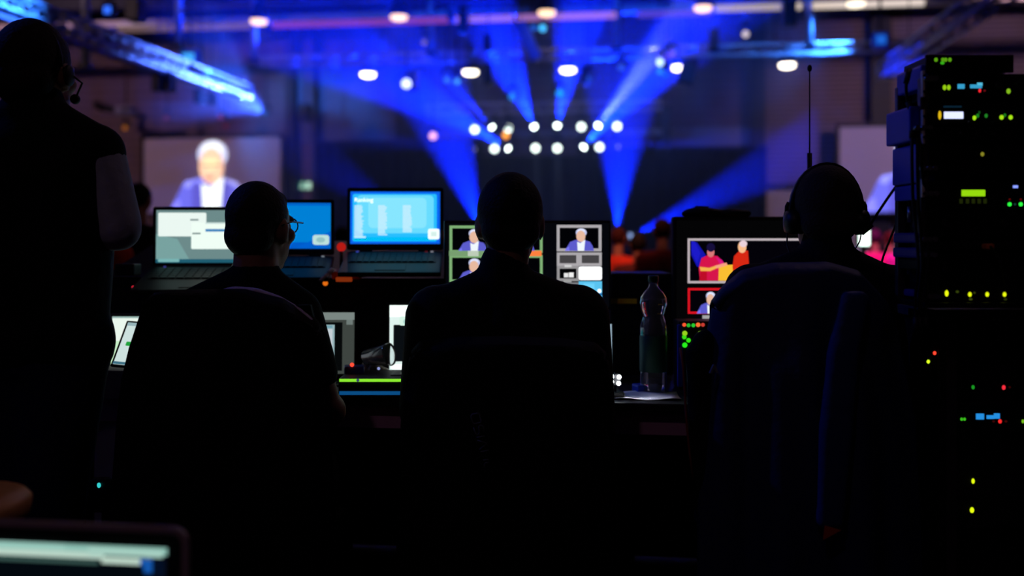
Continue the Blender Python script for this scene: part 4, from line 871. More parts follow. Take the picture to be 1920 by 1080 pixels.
def seated(label, fr, hd, rxpx, rzpx, yaw, neck, shl, shr, ell_, elr, skin, hairm, shirtm, shortsleeve=False, hair='short', hl=(-.14, .43), hr=(.14, .43), collar=.0, sl_r=None):
    t = thing('person', label, 'person', fr.loc, YAW)
    c = fr.P(hd[0], hd[1], .02); rx, rz = fr.m(rxpx), fr.m(rzpx); Rh = rotz(yaw)
    nk = fr.P(neck[0], neck[1], 0.0); SL_, SR_ = fr.P(shl[0], shl[1]), fr.P(shr[0], shr[1]); rl, rr = fr.m(shl[2]), fr.m(shr[2])
    EL, ER = fr.P(*ell_), fr.P(*elr)
    WL, WR = Vector((hl[0], hl[1], .80)), Vector((hr[0], hr[1], .80))
    fl, frr = (WL - EL), (WR - ER)
    H = head_prims(c, rx, rz, Rh) + [('c', c + Rh @ Vector((0, -.018, -.05)), .056, nk, .06)]
    pv = Vector(((SL_.x + SR_.x) / 2 * .7, -.02, .60)); mid = (SL_ + SR_) / 2
    up = [('c', nk, .062, mid + Vector((0, 0, -.03)), .1), ('c', nk + Vector((0, 0, -.01)), .055, SL_, rl), ('c', nk + Vector((0, 0, -.01)), .055, SR_, rr), ('c', SL_, rl, SR_, rr),
          ('c', SL_.lerp(mid, .45) + Vector((0, 0, -.08)), .115, pv + Vector((-.085, 0, .05)), .115), ('c', SR_.lerp(mid, .45) + Vector((0, 0, -.08)), .115, pv + Vector((.085, 0, .05)), .115)]
    ua = [('c', SL_, rl, EL, .048), ('c', SR_, rr, ER, .048)]
    fa = [('c', EL, .044, WL, .028), ('c', ER, .044, WR, .028)]
    th = []; ft = []
    for sx in (-1, 1):
        hp, kn, an = Vector((sx * .1 + pv.x, .0, .56)), Vector((sx * .14 + pv.x, .44, .52)), Vector((sx * .14 + pv.x, .40, .09))
        th += [('c', hp, .1, kn, .065), ('c', kn, .062, an, .042)]; ft += [('c', an + Vector((0, -.04, -.04)), .04, an + Vector((sx * .02, .17, -.055)), .032)]
    pel = [('c', pv + Vector((-.09, 0, 0)), .12, pv + Vector((.09, 0, 0)), .12)]
    sh = lambda L: grow(L, -.014)
    body = blob_obj('body', H + sh(up) + sh(ua) + fa + hand(WL, fl + Vector((0, .3, -.02)), -1) + hand(WR, frr + Vector((0, .3, -.02)), 1) + sh(pel) + sh(th) + sh(ft), skin, t, .0075, 3)
    eyes(c, Rh, t)
    if shortsleeve: arms = [('c', SL_, rl, SL_.lerp(EL, .7), .056), ('c', SR_, rr, SR_.lerp(ER, .6), .060)]
    else: arms = grow(ua, .012) + grow(fa, .012)
    top = up + arms + pel + [('c', nk + Vector((0, 0, collar)), .064, nk + Vector((0, .0, -.03)), .075)]
    blob_obj('t_shirt' if shortsleeve else 'jacket', top, shirtm, t, .011, 6)
    blob_obj('trousers', grow(th, .012) + grow(pel, .014), mat('black_trousers', (14, 14, 17), .9, 0, .1), t, .016, 4)
    for p in ft: blob_obj('shoe', grow([p], .01), mat('black_shoe_leather', (10, 10, 10), .4), t, .012, 2)
    g = lambda x, y, z: c + Rh @ Vector((x, y, z))
    if hair == 'short':
        blob_obj('hair', [('e', g(0, -.014, .022), (rx * 1.05, rx * 1.18, rz * 1.0), Rh), ('e', g(0, -.05, -.03), (rx * .93, rx * .66, .06), Rh), ('e', g(0, .03, .06), (rx * .8, .05, .035), Rh)], hairm, t, .009, 2)
    else:
        blob_obj('hair', [('e', g(0, -.03, .0), (rx * 1.025, rx * .96, rz * .9), Rh), ('e', g(0, -.05, -.04), (rx * .93, rx * .66, .05), Rh)], hairm, t, .009, 2)
    return t, c, Rh, nk

def chair(label, fr, px0, px1, pytop, yb):
    t = thing('office_chair', label, 'chair', fr.loc, YAW)
    A, B = fr.P(px0, pytop, yb), fr.P(px1, pytop, yb); cxm = (A.x + B.x) / 2; w = B.x - A.x; zt = A.z
    # upholstered back with a gentle curve
    b = MB(); n = 14; vs = []; fs = []
    for j in range(9):
        z = .52 + (zt - .52) * j / 8; k = 1 - .10 * max(0, (j - 6) / 2) ** 2
        for s_ in (0, 1):
            for i in range(n + 1):
                u = i / n * 2 - 1; vs.append((cxm + u * w / 2 * k, yb + .02 + s_ * .03 + .04 * u * u, z))
    R_ = 2 * (n + 1)
    for j in range(8):
        for i in range(n):
            a = j * R_ + i; fs += [[a, a + 1, a + R_ + 1, a + R_], [a + n + 1, a + n + 1 + R_, a + n + 2 + R_, a + n + 2]]
        for i in (0, n): a = j * R_ + i; fs.append([a, a + R_, a + R_ + n + 1, a + n + 1])
    for j in (0, 8):
        for i in range(n): a = j * R_ + i; fs.append([a, a + n + 1, a + n + 2, a + 1])
    b.add(vs, fs, 0, True); bk = b.build('backrest', mat('black_upholstery', (12, 12, 13), .9, 0, .1), t)
    sx0 = cxm * .6
    MB().box((sx0, .1, .44), (.48, .48, .07), bev=.03).build('seat', mat('black_upholstery', (12, 12, 13)), t)
    MB().tube([(sx0, yb + .06, .52), (sx0, yb + .03, .6), (cxm, yb + .05, .75)], .018).build('back_support', M_blackm, t)
    MB().tube([(sx0, .08, .4), (sx0, yb + .1, .4), (sx0, yb + .05, .46), (sx0, yb + .06, .56)], .018).build('back_arm', M_blackm, t)
    MB().cyl((sx0, .08, .08), (sx0, .08, .41), .028).build('gas_column', M_blackm, t)
    for k in range(5):
        a = 2 * PI * k / 5 + .3; e = Vector((sx0 + .28 * math.cos(a), .08 + .28 * math.sin(a), .06)); lg = MB().tube([(sx0, .08, .1), e], [.028, .016]).build('leg', M_blackm, t)
        MB().cyl(e + Vector((-.012, 0, -.031)), e + Vector((.012, 0, -.031)), .029, n=12).build('caster', M_black, lg)
    return t
def interp(pts, u):
    L = [0]
    for a, b in zip(pts, pts[1:]): L.append(L[-1] + math.hypot(b[0] - a[0], b[1] - a[1]))
    d = u * L[-1]
    for k in range(len(pts) - 1):
        if d <= L[k + 1] or k == len(pts) - 2:
            q = (d - L[k]) / (L[k + 1] - L[k]); return pts[k][0] + (pts[k + 1][0] - pts[k][0]) * q, pts[k][1] + (pts[k + 1][1] - pts[k][1]) * q
def draped(label, fr, top, rows, yb, m, seed, front=.3, amp=.012, name='jacket'):
    """A jacket hung over a chair back: cloth running from the front hem over the top edge and down the back."""
    t = thing(name, label, 'jacket', fr.loc, YAW); random.seed(seed); ph = [random.uniform(0, 6) for _ in range(6)]
    n = 64; b = MB(); vs = []
    def fold(u, v): return amp * (math.sin(u * 19 + ph[0] + v * 1.5) * .6 + math.sin(u * 33 + ph[1] - v * 2) * .3 + math.sin(u * 7 + ph[2]) * .7) * min(1, v * 2.2)
    lines = []
    for q in (1.0, .6, .25):                                     # inside, behind the sitter's back
        lines.append([(lambda X: (X[0], X[1], X[2]))((fr.P(*interp(top, i / n), yb)) + Vector((0, .085 + .035 * (2 * i / n - 1) ** 2, -front * q))) for i in range(n + 1)])
    for a in (.9, .5, .1):                                       # the rounded top edge
        lines.append([fr.P(*interp(top, i / n), yb) + Vector((0, .042 + .045 * math.cos(PI * (1 - a)) + .035 * (2 * i / n - 1) ** 2, .02 * (math.sin(PI * a) - 1))) for i in range(n + 1)])
    zt = None
    pr = [(p, l, r) for p, l, r in rows]
    for k, (py, xl, xr) in enumerate(pr):
        steps = 8; prev = pr[k - 1] if k else None
        for q in range(1, steps + 1):
            f = q / steps; row = []
            for i in range(n + 1):
                u = i / n; tx, ty = interp(top, u)
                if k == 0:
                    bx = xl + (xr - xl) * u; x, y = tx + (bx - tx) * f, ty + (py - ty) * f; v = f * .3
                else:
                    l = prev[1] + (xl - prev[1]) * f; r = prev[2] + (xr - prev[2]) * f; x, y = l + (r - l) * u, prev[0] + (py - prev[0]) * f; v = .3 + .7 * (k - 1 + f) / (len(pr) - 1)
                ed = .035 * (2 * u - 1) ** 2
                row.append(fr.P(x, y, yb) + Vector((0, -.004 + ed + .03 * abs(2 * u - 1) ** 6 + fold(u, v) - .02 * v, 0)))
            lines.append(row)
    for L in lines: vs += L
    fs = [[j * (n + 1) + i, j * (n + 1) + i + 1, (j + 1) * (n + 1) + i + 1, (j + 1) * (n + 1) + i] for j in range(len(lines) - 1) for i in range(n)]
    b.add(vs, fs, 0, True); o = b.build('shell', m, t); so = o.modifiers.new('s', 'SOLIDIFY'); so.thickness = .006; so.offset = -1
    return t

M_tee = mat('black_tee_cotton', (12, 12, 14), .9, 0, .1, .2, 80, .2)
M_navy = mat('dark_navy_cloth', (13, 15, 24), .85, 0, .15, .2, 60, .3)
M_blk = mat('black_softshell', (9, 9, 11), .8, 0, .15, .2, 60, .3)
# --- left man
fl_ = Fr(480, 2.6)
lm, lc, lRh, lnk = seated('man in a black t-shirt and glasses sitting in the left chair, his elbow bare', fl_, (487, 420), 54, 66, -.32, (480, 515), (372, 588, 52), (552, 592, 54), (330, 760, .0), (618, 770, .0),
    M_skin, M_hair, M_tee, True, hl=(-.16, .4), hr=(.06, .42))
gl = MB(); g = lambda x, y, z: lc + lRh @ Vector((x, y, z))
rx_ = fl_.m(54)
for sx in (-1, 1):
    gl.tube([g(sx * (rx_ + .004), -.02, -.004), g(sx * (rx_ + .005), .03, .006), g(sx * .066, .108, .004)], .0022, 8)
    ring = [g(sx * .033 + .022 * math.cos(a), .112 - .012 * abs(sx * .033 + .026 * math.cos(a)) / .06, -.004 + .02 * math.sin(a)) for a in [2 * PI * k / 16 for k in range(17)]]
    gl.tube(ring, .0018, 6)
gl.tube([g(-.008, .116, .002), g(.008, .116, .002)], .0018, 6)
gl.build('glasses', mat('glasses_frame', (70, 72, 75), .3, .3, .5), lm)
chair('black office chair with a dark jacket, left of the three chairs', fl_, 268, 588, 575, -.24)
jl = draped('black jacket with a lilac-grey collar hung over the left chair', fl_, [(258, 566), (272, 556), (300, 551), (400, 548), (450, 548), (520, 566), (578, 604), (590, 622)],
       [(660, 226, 600), (720, 211, 606), (800, 203, 612), (1000, 190, 622), (1100, 185, 628)], -.25, M_blk, 3)
cl_pts = [(408, 552), (440, 547), (480, 551), (520, 565), (556, 585), (580, 604), (588, 625)]
blob_obj('collar', [q for k in range(len(cl_pts) - 1) for q in [('c', fl_.P(*cl_pts[k], -.19), (.011, .014, .015, .015, .014, .013)[k], fl_.P(*cl_pts[k + 1], -.19), (.014, .015, .015, .014, .013, .009)[k])]], mat('lilac_grey_lining', (205, 190, 220), .85, 0, .1, .1, 80, .3), jl, .005, 3)
# --- middle man
fm = Fr(950, 2.6)
seated('man with short dark hair sitting with his back turned in the middle chair', fm, (956, 411), 60, 74, .05, (945, 520), (822, 596, 55), (1080, 596, 56), (790, 770, 0), (1112, 776, 0), M_skin, M_hair, M_blk, collar=.035)
chair('black office chair under the middle man', fm, 778, 1132, 655, -.22)
jm = draped('black jacket with small grey lettering hung over the middle chair', fm, [(768, 668), (785, 648), (860, 640), (950, 638), (1050, 642), (1120, 652), (1140, 672)],
       [(720, 758, 1148), (800, 752, 1152), (1000, 745, 1160), (1100, 742, 1164)], -.24, M_blk, 5)
# faint lettering running down the jacket back, read from the photograph
lt = MB()
def stroke(pts, r=1.1):
    lt.tube([fm.P(x, y, -.285) for x, y in pts], fm.m(r, -.285), 6)
X0, Y0 = 860, 760; k_ = 80 / 617.0
def strokes(*pp):
    for pts in pp: stroke([(X0 + x * k_, Y0 + y * k_) for x, y in pts])
strokes([(190, 130), (270, 112), (298, 122), (326, 225), (318, 245), (232, 268), (208, 255), (176, 165), (190, 130)],
        [(218, 320), (240, 400), (268, 428), (300, 400), (290, 300), (320, 284), (352, 300), (374, 395)], [(258, 466), (382, 440)],
        [(272, 506), (410, 545), (300, 640)], [(318, 672), (438, 650)], [(352, 794), (434, 780)], [(434, 826), (385, 832), (372, 860), (392, 950)])
lt.build('lettering', mat('grey_print', (120, 120, 124), .6), jm)
# --- right man
fr_ = Fr(1545, 2.55)
rm, rc, rRh, rnk = seated('man with cropped hair and headphones sitting in the right chair', fr_, (1547, 394), 59, 70, -.1, (1550, 478), (1412, 548, 47), (1674, 552, 48), (1375, 740, 0), (1712, 745, 0),
    M_skinpale, M_greyhair, M_navy, hair='short', collar=.03)
chair('black office chair with a dark blue jacket, right of the three chairs', fr_, 1372, 1690, 548, -.25)
jr = draped('dark blue jacket hung over the right chair', fr_, [(1350, 570), (1368, 543), (1402, 512), (1460, 498), (1560, 496), (1620, 512), (1672, 566), (1696, 620)],
       [(650, 1334, 1706), (700, 1327, 1716), (800, 1322, 1734), (1000, 1317, 1744), (1100, 1315, 1748)], -.26, mat('dark_blue_nylon', (32, 44, 88), .6, 0, .25, .15, 40, .3), 9, amp=.02)
blob_obj('sleeve', [q for dx in (-.016, .0, .016) for o_ in (Vector((dx, 0, 0)),) for q in (('c', fr_.P(1600, 560, -.285) + o_, .02, fr_.P(1582, 650, -.305) + o_, .021), ('c', fr_.P(1582, 650, -.305) + o_, .021, fr_.P(1568, 800, -.315) + o_ * 1.2, .02), ('c', fr_.P(1568, 800, -.315) + o_ * 1.2, .02, fr_.P(1556, 980, -.32) + o_, .016))], mat('blue_sleeve_nylon', (34, 54, 110), .6, 0, .25, .15, 40, .3), jr, .009, 4)
b = MB(); b.add([fr_.P(1546, 985, -.335), fr_.P(1578, 994, -.335), fr_.P(1543, 1013, -.34), fr_.P(1546, 985, -.315), fr_.P(1578, 994, -.315), fr_.P(1543, 1013, -.315)], [[0, 1, 2], [5, 4, 3], [0, 3, 4, 1], [1, 4, 5, 2], [2, 5, 3, 0]])
b.build('orange_lining', mat('orange_lining', (200, 70, 20), .8), jr)
lg = MB()
for pts in ([(1331, 700), (1338, 684), (1341, 684), (1335, 700)], [(1341, 684), (1348, 699), (1343, 700), (1338, 690)]):
    f_ = [fr_.P(x, y, -.295) for x, y in pts]; bq = [p + Vector((0, .012, 0)) for p in f_]
    lg.add(f_ + bq, [[3, 2, 1, 0], [4, 5, 6, 7]] + [[q, (q + 1) % 4, 4 + (q + 1) % 4, 4 + q] for q in range(4)])
lg.build('emblem', mat('grey_print', (120, 120, 124)), jr)
flp = blob_obj('front_flap', [('c', fr_.P(1300, 660, -.2), .02, fr_.P(1308, 820, -.2), .022), ('c', fr_.P(1308, 820, -.2), .022, fr_.P(1318, 960, -.2), .02), ('c', fr_.P(1322, 640, -.2), .03, fr_.P(1335, 900, -.2), .03)], M_blk, jr, .01, 4)
MB().tube([fr_.P(x, y, -.215) for x, y in ((1275, 652), (1281, 690), (1284, 740), (1287, 790), (1293, 850), (1300, 900))], .0028).build('zip', mat('red_brown_piping', (150, 70, 60), .5), jr)
# headphones
hp = thing('headphones', 'black over-ear headphones worn by the man in the right chair', 'headphones', fr_.loc, YAW)
rxm, rzm = fr_.m(59), fr_.m(70); g = lambda x, y, z: rc + rRh @ Vector((x, y, z))
arc = []
for k in range(17):
    a = PI * k / 16; arc.append(g(-(rxm + .009) * math.cos(a), -.012, -.008 + (rzm + .030) * math.sin(a)))
b = MB()
for k in range(16):
    p, q = arc[k], arc[k + 1]; d = (q - p); Rb = basis(d); b.add([p + rRh @ Vector((0, s, 0)) + (rRh @ Vector((0, 0, 0))) + o for o in (Vector((0, 0, 0)),) for s in (-.014, .014)] + [q + rRh @ Vector((0, s, 0)) for s in (-.014, .014)], [[0, 1, 3, 2]], 0, True)
o = b.build('headband', M_black, hp); so = o.modifiers.new('s', 'SOLIDIFY'); so.thickness = .009; so.offset = 0
bm_ = bmesh.new(); bm_.from_mesh(o.data); bmesh.ops.remove_doubles(bm_, verts=bm_.verts, dist=.0005); bm_.to_mesh(o.data); bm_.free()
for sx in (-1, 1):
    cc = g(sx * (rxm + .004), -.01, -.03); ax = rRh @ Vector((sx, 0, 0))
    q = MB().lathe([(0, -.016), (.03, -.018), (.038, -.01), (.038, .004), (.03, .018), (0, .022)], n=24); b = MB(); Rb = basis(ax)
    b.add([Rb @ Vector((v.x * 1.15, v.y * .9, v.z)) + cc for v in q.v], q.f, 0, True); cup_ = b.build('ear_cup', M_black, hp)
    q = MB().lathe([(.014, -.028), (.03, -.03), (.036, -.024), (.036, -.014), (.014, -.016)], n=24); b = MB(); b.add([Rb @ Vector((v.x * 1.15, v.y * .9, v.z)) + cc for v in q.v], q.f, 0, True); b.build('cushion', mat('black_leatherette', (10, 10, 10), .5), cup_)
    MB().tube([cc + ax * .016 + Vector((0, 0, .0)), cc + ax * .014 + Vector((0, 0, .04)), g(sx * (rxm + .013), -.012, .02)], .005).build('yoke', M_black, hp)
cc = g(-(rxm + .016), -.006, -.06)
MB().tube([cc, cc + Vector((-.006, -.02, -.03)), cc + Vector((.0, -.05, -.07)), cc + Vector((.02, -.07, -.12))], .0022).build('cable', M_cable, hp)
cc = g(rxm + .012, .0, -.05)
MB().tube([cc, cc + Vector((.012, .05, -.03)), cc + Vector((.0, .09, -.075)), cc + Vector((-.02, .1, -.08))], .0018).build('mic_boom', M_cable, hp)

# --- standing man
fs_ = Fr(70, 2.4); D = fs_.P
sm_ = thing('person', 'standing man in a black vest over a pale shirt, arms folded, wearing a headset', 'person', fs_.loc, YAW)
sc = D(66, 130, 0); sR = rotz(-.12); srx, srz = fs_.m(62), fs_.m(76); g = lambda x, y, z: sc + sR @ Vector((x, y, z))
nk = D(64, 222, -.01)
Hs = head_prims(sc, srx, srz, sR) + [('c', sc + sR @ Vector((0, -.02, -.05)), .06, nk, .064)]
SHL, SHR = D(-45, 285), D(178, 288); EL, ER = D(-95, 425, .02), D(221, 420, .0)
WL, WR = D(40, 440, .2), D(20, 462, .26); pv = D(72, 660, 0)
ups = [('c', nk, .07, D(66, 300), .12), ('c', nk, .066, SHL, .07), ('c', nk, .066, SHR, .066), ('c', SHL, .07, SHR, .07), ('c', D(10, 330), .13, D(25, 600), .125), ('c', D(125, 330), .115, D(112, 600), .11), ('c', D(30, 640), .125, D(118, 640), .118)]
uas = [('c', SHL, .066, EL, .05), ('c', SHR, .064, ER, .05)]; fas = [('c', EL, .046, WL, .03), ('c', ER, .046, WR, .03)]
lgs = []
for sx, hx, kx, ax in ((-1, 22, 15, 5), (1, 112, 92, 70)):
    lgs += [('c', D(hx, 690), .105, D(kx, 1010), .066), ('c', D(kx, 1010), .064, Vector((D(ax, 1300).x, -.03, .1)), .045)]
fts = [('c', Vector((D(ax, 1300).x, -.06, .05)), .042, Vector((D(ax, 1300).x + sx * .02, .15, .04)), .034) for sx, ax in ((-1, 5), (1, 70))]
blob_obj('body', Hs + grow(ups, -.016) + grow(uas, -.014) + fas + hand(WL, WL - EL, -1) + hand(WR, WR - ER, 1) + grow(lgs, -.012) + grow(fts, -.008), M_skin, sm_, .0075, 3)
eyes(sc, sR, sm_)
blob_obj('vest', grow(ups, .004) + [('c', nk + Vector((0, 0, .045)), .068, nk, .08), ('c', SHR.lerp(nk, .12), .07, SHR.lerp(nk, .12) + Vector((0, 0, -.1)), .062)], mat('black_quilted_vest', (9, 9, 11), .8, 0, .15, .2, 40, .3), sm_, .011, 6)
blob_obj('shirt_sleeve', grow([uas[1]], .006) + grow([fas[1]], .008) + [('c', ER + Vector((0, .0, -.01)), .056, ER.lerp(WR, .3), .05)], mat('pale_blue_shirt', (178, 182, 205), .85, 0, .15, .1, 30, .4), sm_, .009, 4)
blob_obj('shirt_sleeve', grow([uas[0]], .006) + grow([fas[0]], .008), mat('pale_blue_shirt', (178, 182, 205)), sm_, .01, 4)
blob_obj('trousers', grow(lgs, .006) + [('c', D(30, 655), .122, D(115, 655), .118)], mat('dark_blue_trousers', (24, 30, 66), .85, 0, .15, .2, 60, .2), sm_, .013, 5)
for p in fts: blob_obj('shoe', grow([p], .008), mat('black_shoe_leather', (10, 10, 10)), sm_, .012, 2)
blob_obj('hair', [('e', g(0, -.012, .02), (srx * 1.05, srx * 1.2, srz * 1.02), sR), ('e', g(0, -.05, -.03), (srx * .93, srx * .7, .065), sR), ('e', g(0, .03, .06), (srx * .8, .05, .035), sR)], mat('dark_brown_hair', (34, 22, 16), .75, 0, .25, .4, 120, .4), sm_, .009, 2)
hs = thing('headset', 'thin black headset with a round microphone worn by the standing man', 'headset', fs_.loc, YAW)
MB().tube([g(-(srx + .006) * math.cos(PI * k / 14), -.03, .0 + (srz + .014) * math.sin(PI * k / 14)) for k in range(15)], .004).build('headband', M_black, hs)
for sx in (-1, 1):
    MB().ell(g(sx * (srx + .012), -.008, -.018), (.008, .022, .026), sR).build('ear_pad', M_black, hs)
e_ = g(srx + .02, .0, -.02); mp = D(141, 186, .04)
MB().tube([e_, e_.lerp(mp, .4) + Vector((.01, .02, .01)), mp], .0024).build('boom', M_dark, hs); MB().ell(mp, (.012, .012, .0125)).build('microphone', M_black, hs)
# ================================================================== EQUIPMENT RACK
DR = 2.15
class Rk:
    def __init__(s, D, px0): s.D = D; o = at(px0, HOR, D); s.loc = (o.x, o.y, 0); s.px0 = px0; s.a = YAW
    def P(s, px, py, y=0.0): return Vector(((px - 960) / F * (s.D + y) - (s.px0 - 960) / F * s.D, y, zpx(py, s.D + y)))
R1 = Rk(DR, 1735); RW_ = .483; RDEP = .14
RIGHT = 2154
def unit(label, py0, py1, feats=(), px0=1740, face=M_rack, dep=RDEP, R=R1, name='rack_unit', knobs=(), px1=None, cat='rack unit'):
    z1, z0 = R.P(0, py0).z, R.P(0, py1).z; t = thing(name, label, cat, (R.loc[0], R.loc[1], z0), R.a); h = z1 - z0
    x0 = R.P(px0, 0).x; w = (RW_ - .02 - x0) if px1 is None else R.P(px1, 0).x - x0
    MB().box((x0 + w / 2, dep / 2 + .004, h / 2), (w - .02, dep, h - .003), bev=.002).build('chassis', M_rack, t)
    MB().box((x0 + w / 2, 0, h / 2), (w, .008, h - .002), bev=.0015).build('faceplate', face, t)
    for kind, px, py, wpx, hpx, c, s in feats:
        p = R.P(px, py, -.0045) - Vector((0, 0, z0)); ww, hh = wpx / F * R.D, hpx / F * R.D
        if kind == 'l': MB().ell(p, (ww / 2, .003, hh / 2), nu=10, nv=6).build('led', led(c, s), t)
        elif kind == 'd': MB().box(p, (ww, .003, hh), bev=.001).build('display', emi(c, s), t)
    for px, py, r in knobs:
        p = R.P(px, py, -.004) - Vector((0, 0, z0)); rr = r / F * R.D; MB().cyl(p, p + Vector((0, -.012, 0)), rr, rr * .9, 14).build('knob', M_dark, t)
    return t
YG, GR, CY, RD = (150, 205, 20), (40, 200, 40), (60, 175, 225), (235, 35, 45)
frame = thing('equipment_rack', 'black metal rack frame holding the upper stack of equipment at the right edge', 'rack', (R1.loc[0], R1.loc[1], R1.P(0, 575).z), R1.a)
zb0 = R1.P(0, 575).z; ht = R1.P(0, 145).z - zb0
for x in (.0, RW_ - .006):
    for y in (.012, RDEP):
        MB().box((x, y, ht / 2), (.018, .02, ht), bev=.003).build('upright', mat('rack_rail_steel', (70, 66, 70), .4, .5), frame)
MB().box((RW_ / 2, RDEP / 2, .004), (RW_ + .02, RDEP + .04, .012), bev=.002).build('base_plate', M_blackm, frame)
MB().box((RW_ / 2, RDEP + .012, ht / 2), (RW_, .006, ht)).build('rear_panel', M_rack, frame)
for x in (-.002, RW_ - .004): MB().box((x, RDEP / 2, .09), (.008, RDEP, .02)).build('side_rail', M_rack, frame)
unit('flat black unit with five tiny green lights on top of the rack', 102, 137, [('l', x, 112, 7, 8, (95, 170, 20), .8) for x in (1755, 1768, 1773, 1781)] + [('l', 1767, 118, 8, 6, (60, 190, 30), .8)], px0=1735, dep=.14, px1=1899)
unit('rack unit with a cyan readout and a red light, second from the top', 138, 182, [('l', 1771, 164, 7, 10, YG, 1), ('l', 1779, 164, 7, 10, YG, 1), ('d', 1802, 162, 13, 9, CY, .8), ('d', 1830, 162, 22, 7, CY, .8), ('d', 1837, 158, 10, 6, (90, 200, 235), .9), ('l', 1837, 170, 5, 7, RD, 1.3), ('l', 1846, 170, 4, 4, (110, 15, 25), .8), ('l', 1891, 171, 8, 10, (130, 185, 30), 1)] ,
     knobs=((1870, 160, 7), (1905, 155, 5)))
unit('rack unit with a white lit display and green lights', 190, 236, [('l', 1762, 216, 6, 17, (215, 175, 20), 1.1), ('d', 1788, 216, 36, 13, (205, 212, 255), 1.4), ('d', 1786, 200, 34, 3, (15, 45, 65), .6), ('l', 1827, 221, 7, 9, YG, 1.3), ('l', 1833, 217, 6, 8, (30, 130, 30), .9), ('l', 1836, 211, 4, 6, (20, 90, 30), .7), ('l', 1849, 217, 6, 8, (35, 140, 40), .8),
     ('l', 1878, 220, 8, 9, YG, 1.3), ('l', 1884, 216, 5, 7, (30, 130, 30), .8), ('l', 1895, 220, 8, 9, YG, 1.3)], knobs=((1815, 230, 3), (1860, 230, 3)))
unit('plain black rack unit below the white display', 238, 266, knobs=((1800, 252, 4), (1830, 252, 4), (1860, 252, 4)))
unit('black rack unit with one dim yellow light', 270, 328, [('l', 1842, 289, 7, 8, (150, 145, 40), .8)], face=M_rack)
unit('tall rack unit with a lime green display', 338, 446, [('d', 1825, 362, 44, 12, (150, 220, 15), 1.0)] + [('d', x, 377, 6, 9, (40, 50, 10), .5) for x in (1802, 1814, 1825, 1836, 1847)] + [('l', 1893, 383, 8, 8, (40, 225, 60), 1.4), ('l', 1914, 383, 8, 8, (40, 225, 60), 1.4), ('l', 1903, 383, 4, 4, (30, 80, 70), .6), ('d', 1904, 350, 9, 5, (130, 150, 255), 1.3), ('l', 1893, 374, 3, 4, (120, 15, 15), .6), ('l', 1914, 374, 3, 4, (120, 15, 15), .6)],
     knobs=((1770, 420, 8), (1880, 420, 8)))
unit('patch panel with one orange plug between two tall units', 451, 470, [], face=mat('patch_panel_grey', (34, 32, 40), .5, .3), knobs=[(1780 + 13 * k, 460, 3.2) for k in range(11)])
pg = thing('orange_plug', 'orange plug in the patch panel of the rack', 'plug', (R1.loc[0], R1.loc[1], 0), R1.a)
p = R1.P(1851, 462, -.01); MB().box(p, (.018, .03, .012), bev=.003).build('body', mat('orange_plug_plastic', (235, 120, 75), .5), pg); MB().tube([p + Vector((0, -.014, 0)), p + Vector((.01, -.04, -.03)), p + Vector((.03, -.03, -.1))], .003).build('cord', M_cable, pg)
unit('rack unit with a row of four bright yellow-green lights', 474, 566, [('l', 1775, 550, 7, 12, (205, 220, 15), 1.5)] + [('l', x, 552, 7, 9, (205, 220, 15), 1.4) for x in (1818.5, 1851, 1883.5)] + [('l', 1795, 547, 6, 5, (60, 75, 15), .7), ('l', 1827, 549, 4, 4, (60, 70, 15), .7), ('l', 1820, 561, 7, 4, (70, 80, 20), .7), ('l', 1885, 561, 6, 5, (50, 60, 15), .6)], knobs=((1770, 505, 6), (1915, 505, 5)))
# lower rack
R2 = Rk(2.24, 1772)
zt2 = R2.P(0, 580).z
lr = thing('rack_case', 'lower black rack case standing on the floor under the equipment stack', 'rack', (R2.loc[0], R2.loc[1], 0), R2.a)
MB().box((RW_ / 2, .24, zt2 - .012), (RW_ + .06, .52, .024), bev=.004).build('top_board', mat('grey_top_board', (60, 58, 66), .5), lr)
for x in (-.004, RW_ + .004): MB().box((x, .24, zt2 / 2), (.022, .48, zt2 - .03), bev=.003).build('side_panel', M_black, lr)
for x in (.012, RW_ - .012): MB().box((x, .0, zt2 / 2), (.022, .014, zt2 - .06)).build('front_rail', mat('rack_rail_steel', (70, 66, 70)), lr)
MB().box((RW_ / 2, .24, .03), (RW_, .48, .04)).build('bottom_board', M_black, lr)
for x in (.02, RW_ - .02):
    for y in (.05, .43): MB().cyl((x, y, .0), (x, y, .012), .02, n=12).build('foot', M_black, lr)
def unit2(*a, **k): return unit(*a, R=R2, px0=1792, dep=.38, **k)
unit2('blank black panel at the very top of the lower rack', 592, 686)
unit2('black unit with one green and one red light at the top of the lower rack', 690, 748, [('l', 1824.5, 726, 6, 8, (25, 150, 35), 1), ('l', 1882, 726.5, 7, 9, (240, 45, 60), 1.1), ('l', 1893, 726, 4, 4, (70, 10, 10), .5)])
unit2('unit with a blue readout and a red light in the lower rack', 757, 800, [('l', 1803, 786, 5, 6, (60, 190, 30), 1), ('l', 1808.5, 786, 5, 6, (60, 190, 30), 1), ('d', 1837.5, 781, 15, 11, (40, 150, 235), .9), ('d', 1857, 782, 14, 7, (40, 150, 235), .9), ('d', 1869, 780, 11, 10, (40, 150, 235), .9), ('l', 1875, 790, 7, 8, (240, 40, 40), 1.2), ('l', 1863, 790, 5, 4, (70, 12, 10), .6), ('l', 1886, 790, 5, 4, (80, 12, 10), .6), ('l', 1918, 790, 5, 7, (120, 190, 30), 1)])
unit2('blank black panel between the blue readout and the two grey units', 806, 878)
unit2('grey unit with a slanted yellow-green light, upper of two', 881, 932, [('l', 1824.5, 902, 6, 10, (205, 230, 15), 1.4)], face=mat('unit_grey', (26, 26, 30), .5))
unit2('grey unit with a slanted yellow-green light, lower of two', 936, 990, [('l', 1822.5, 956.5, 8, 11, (205, 230, 15), 1.4)], face=mat('unit_grey', (26, 26, 30)))
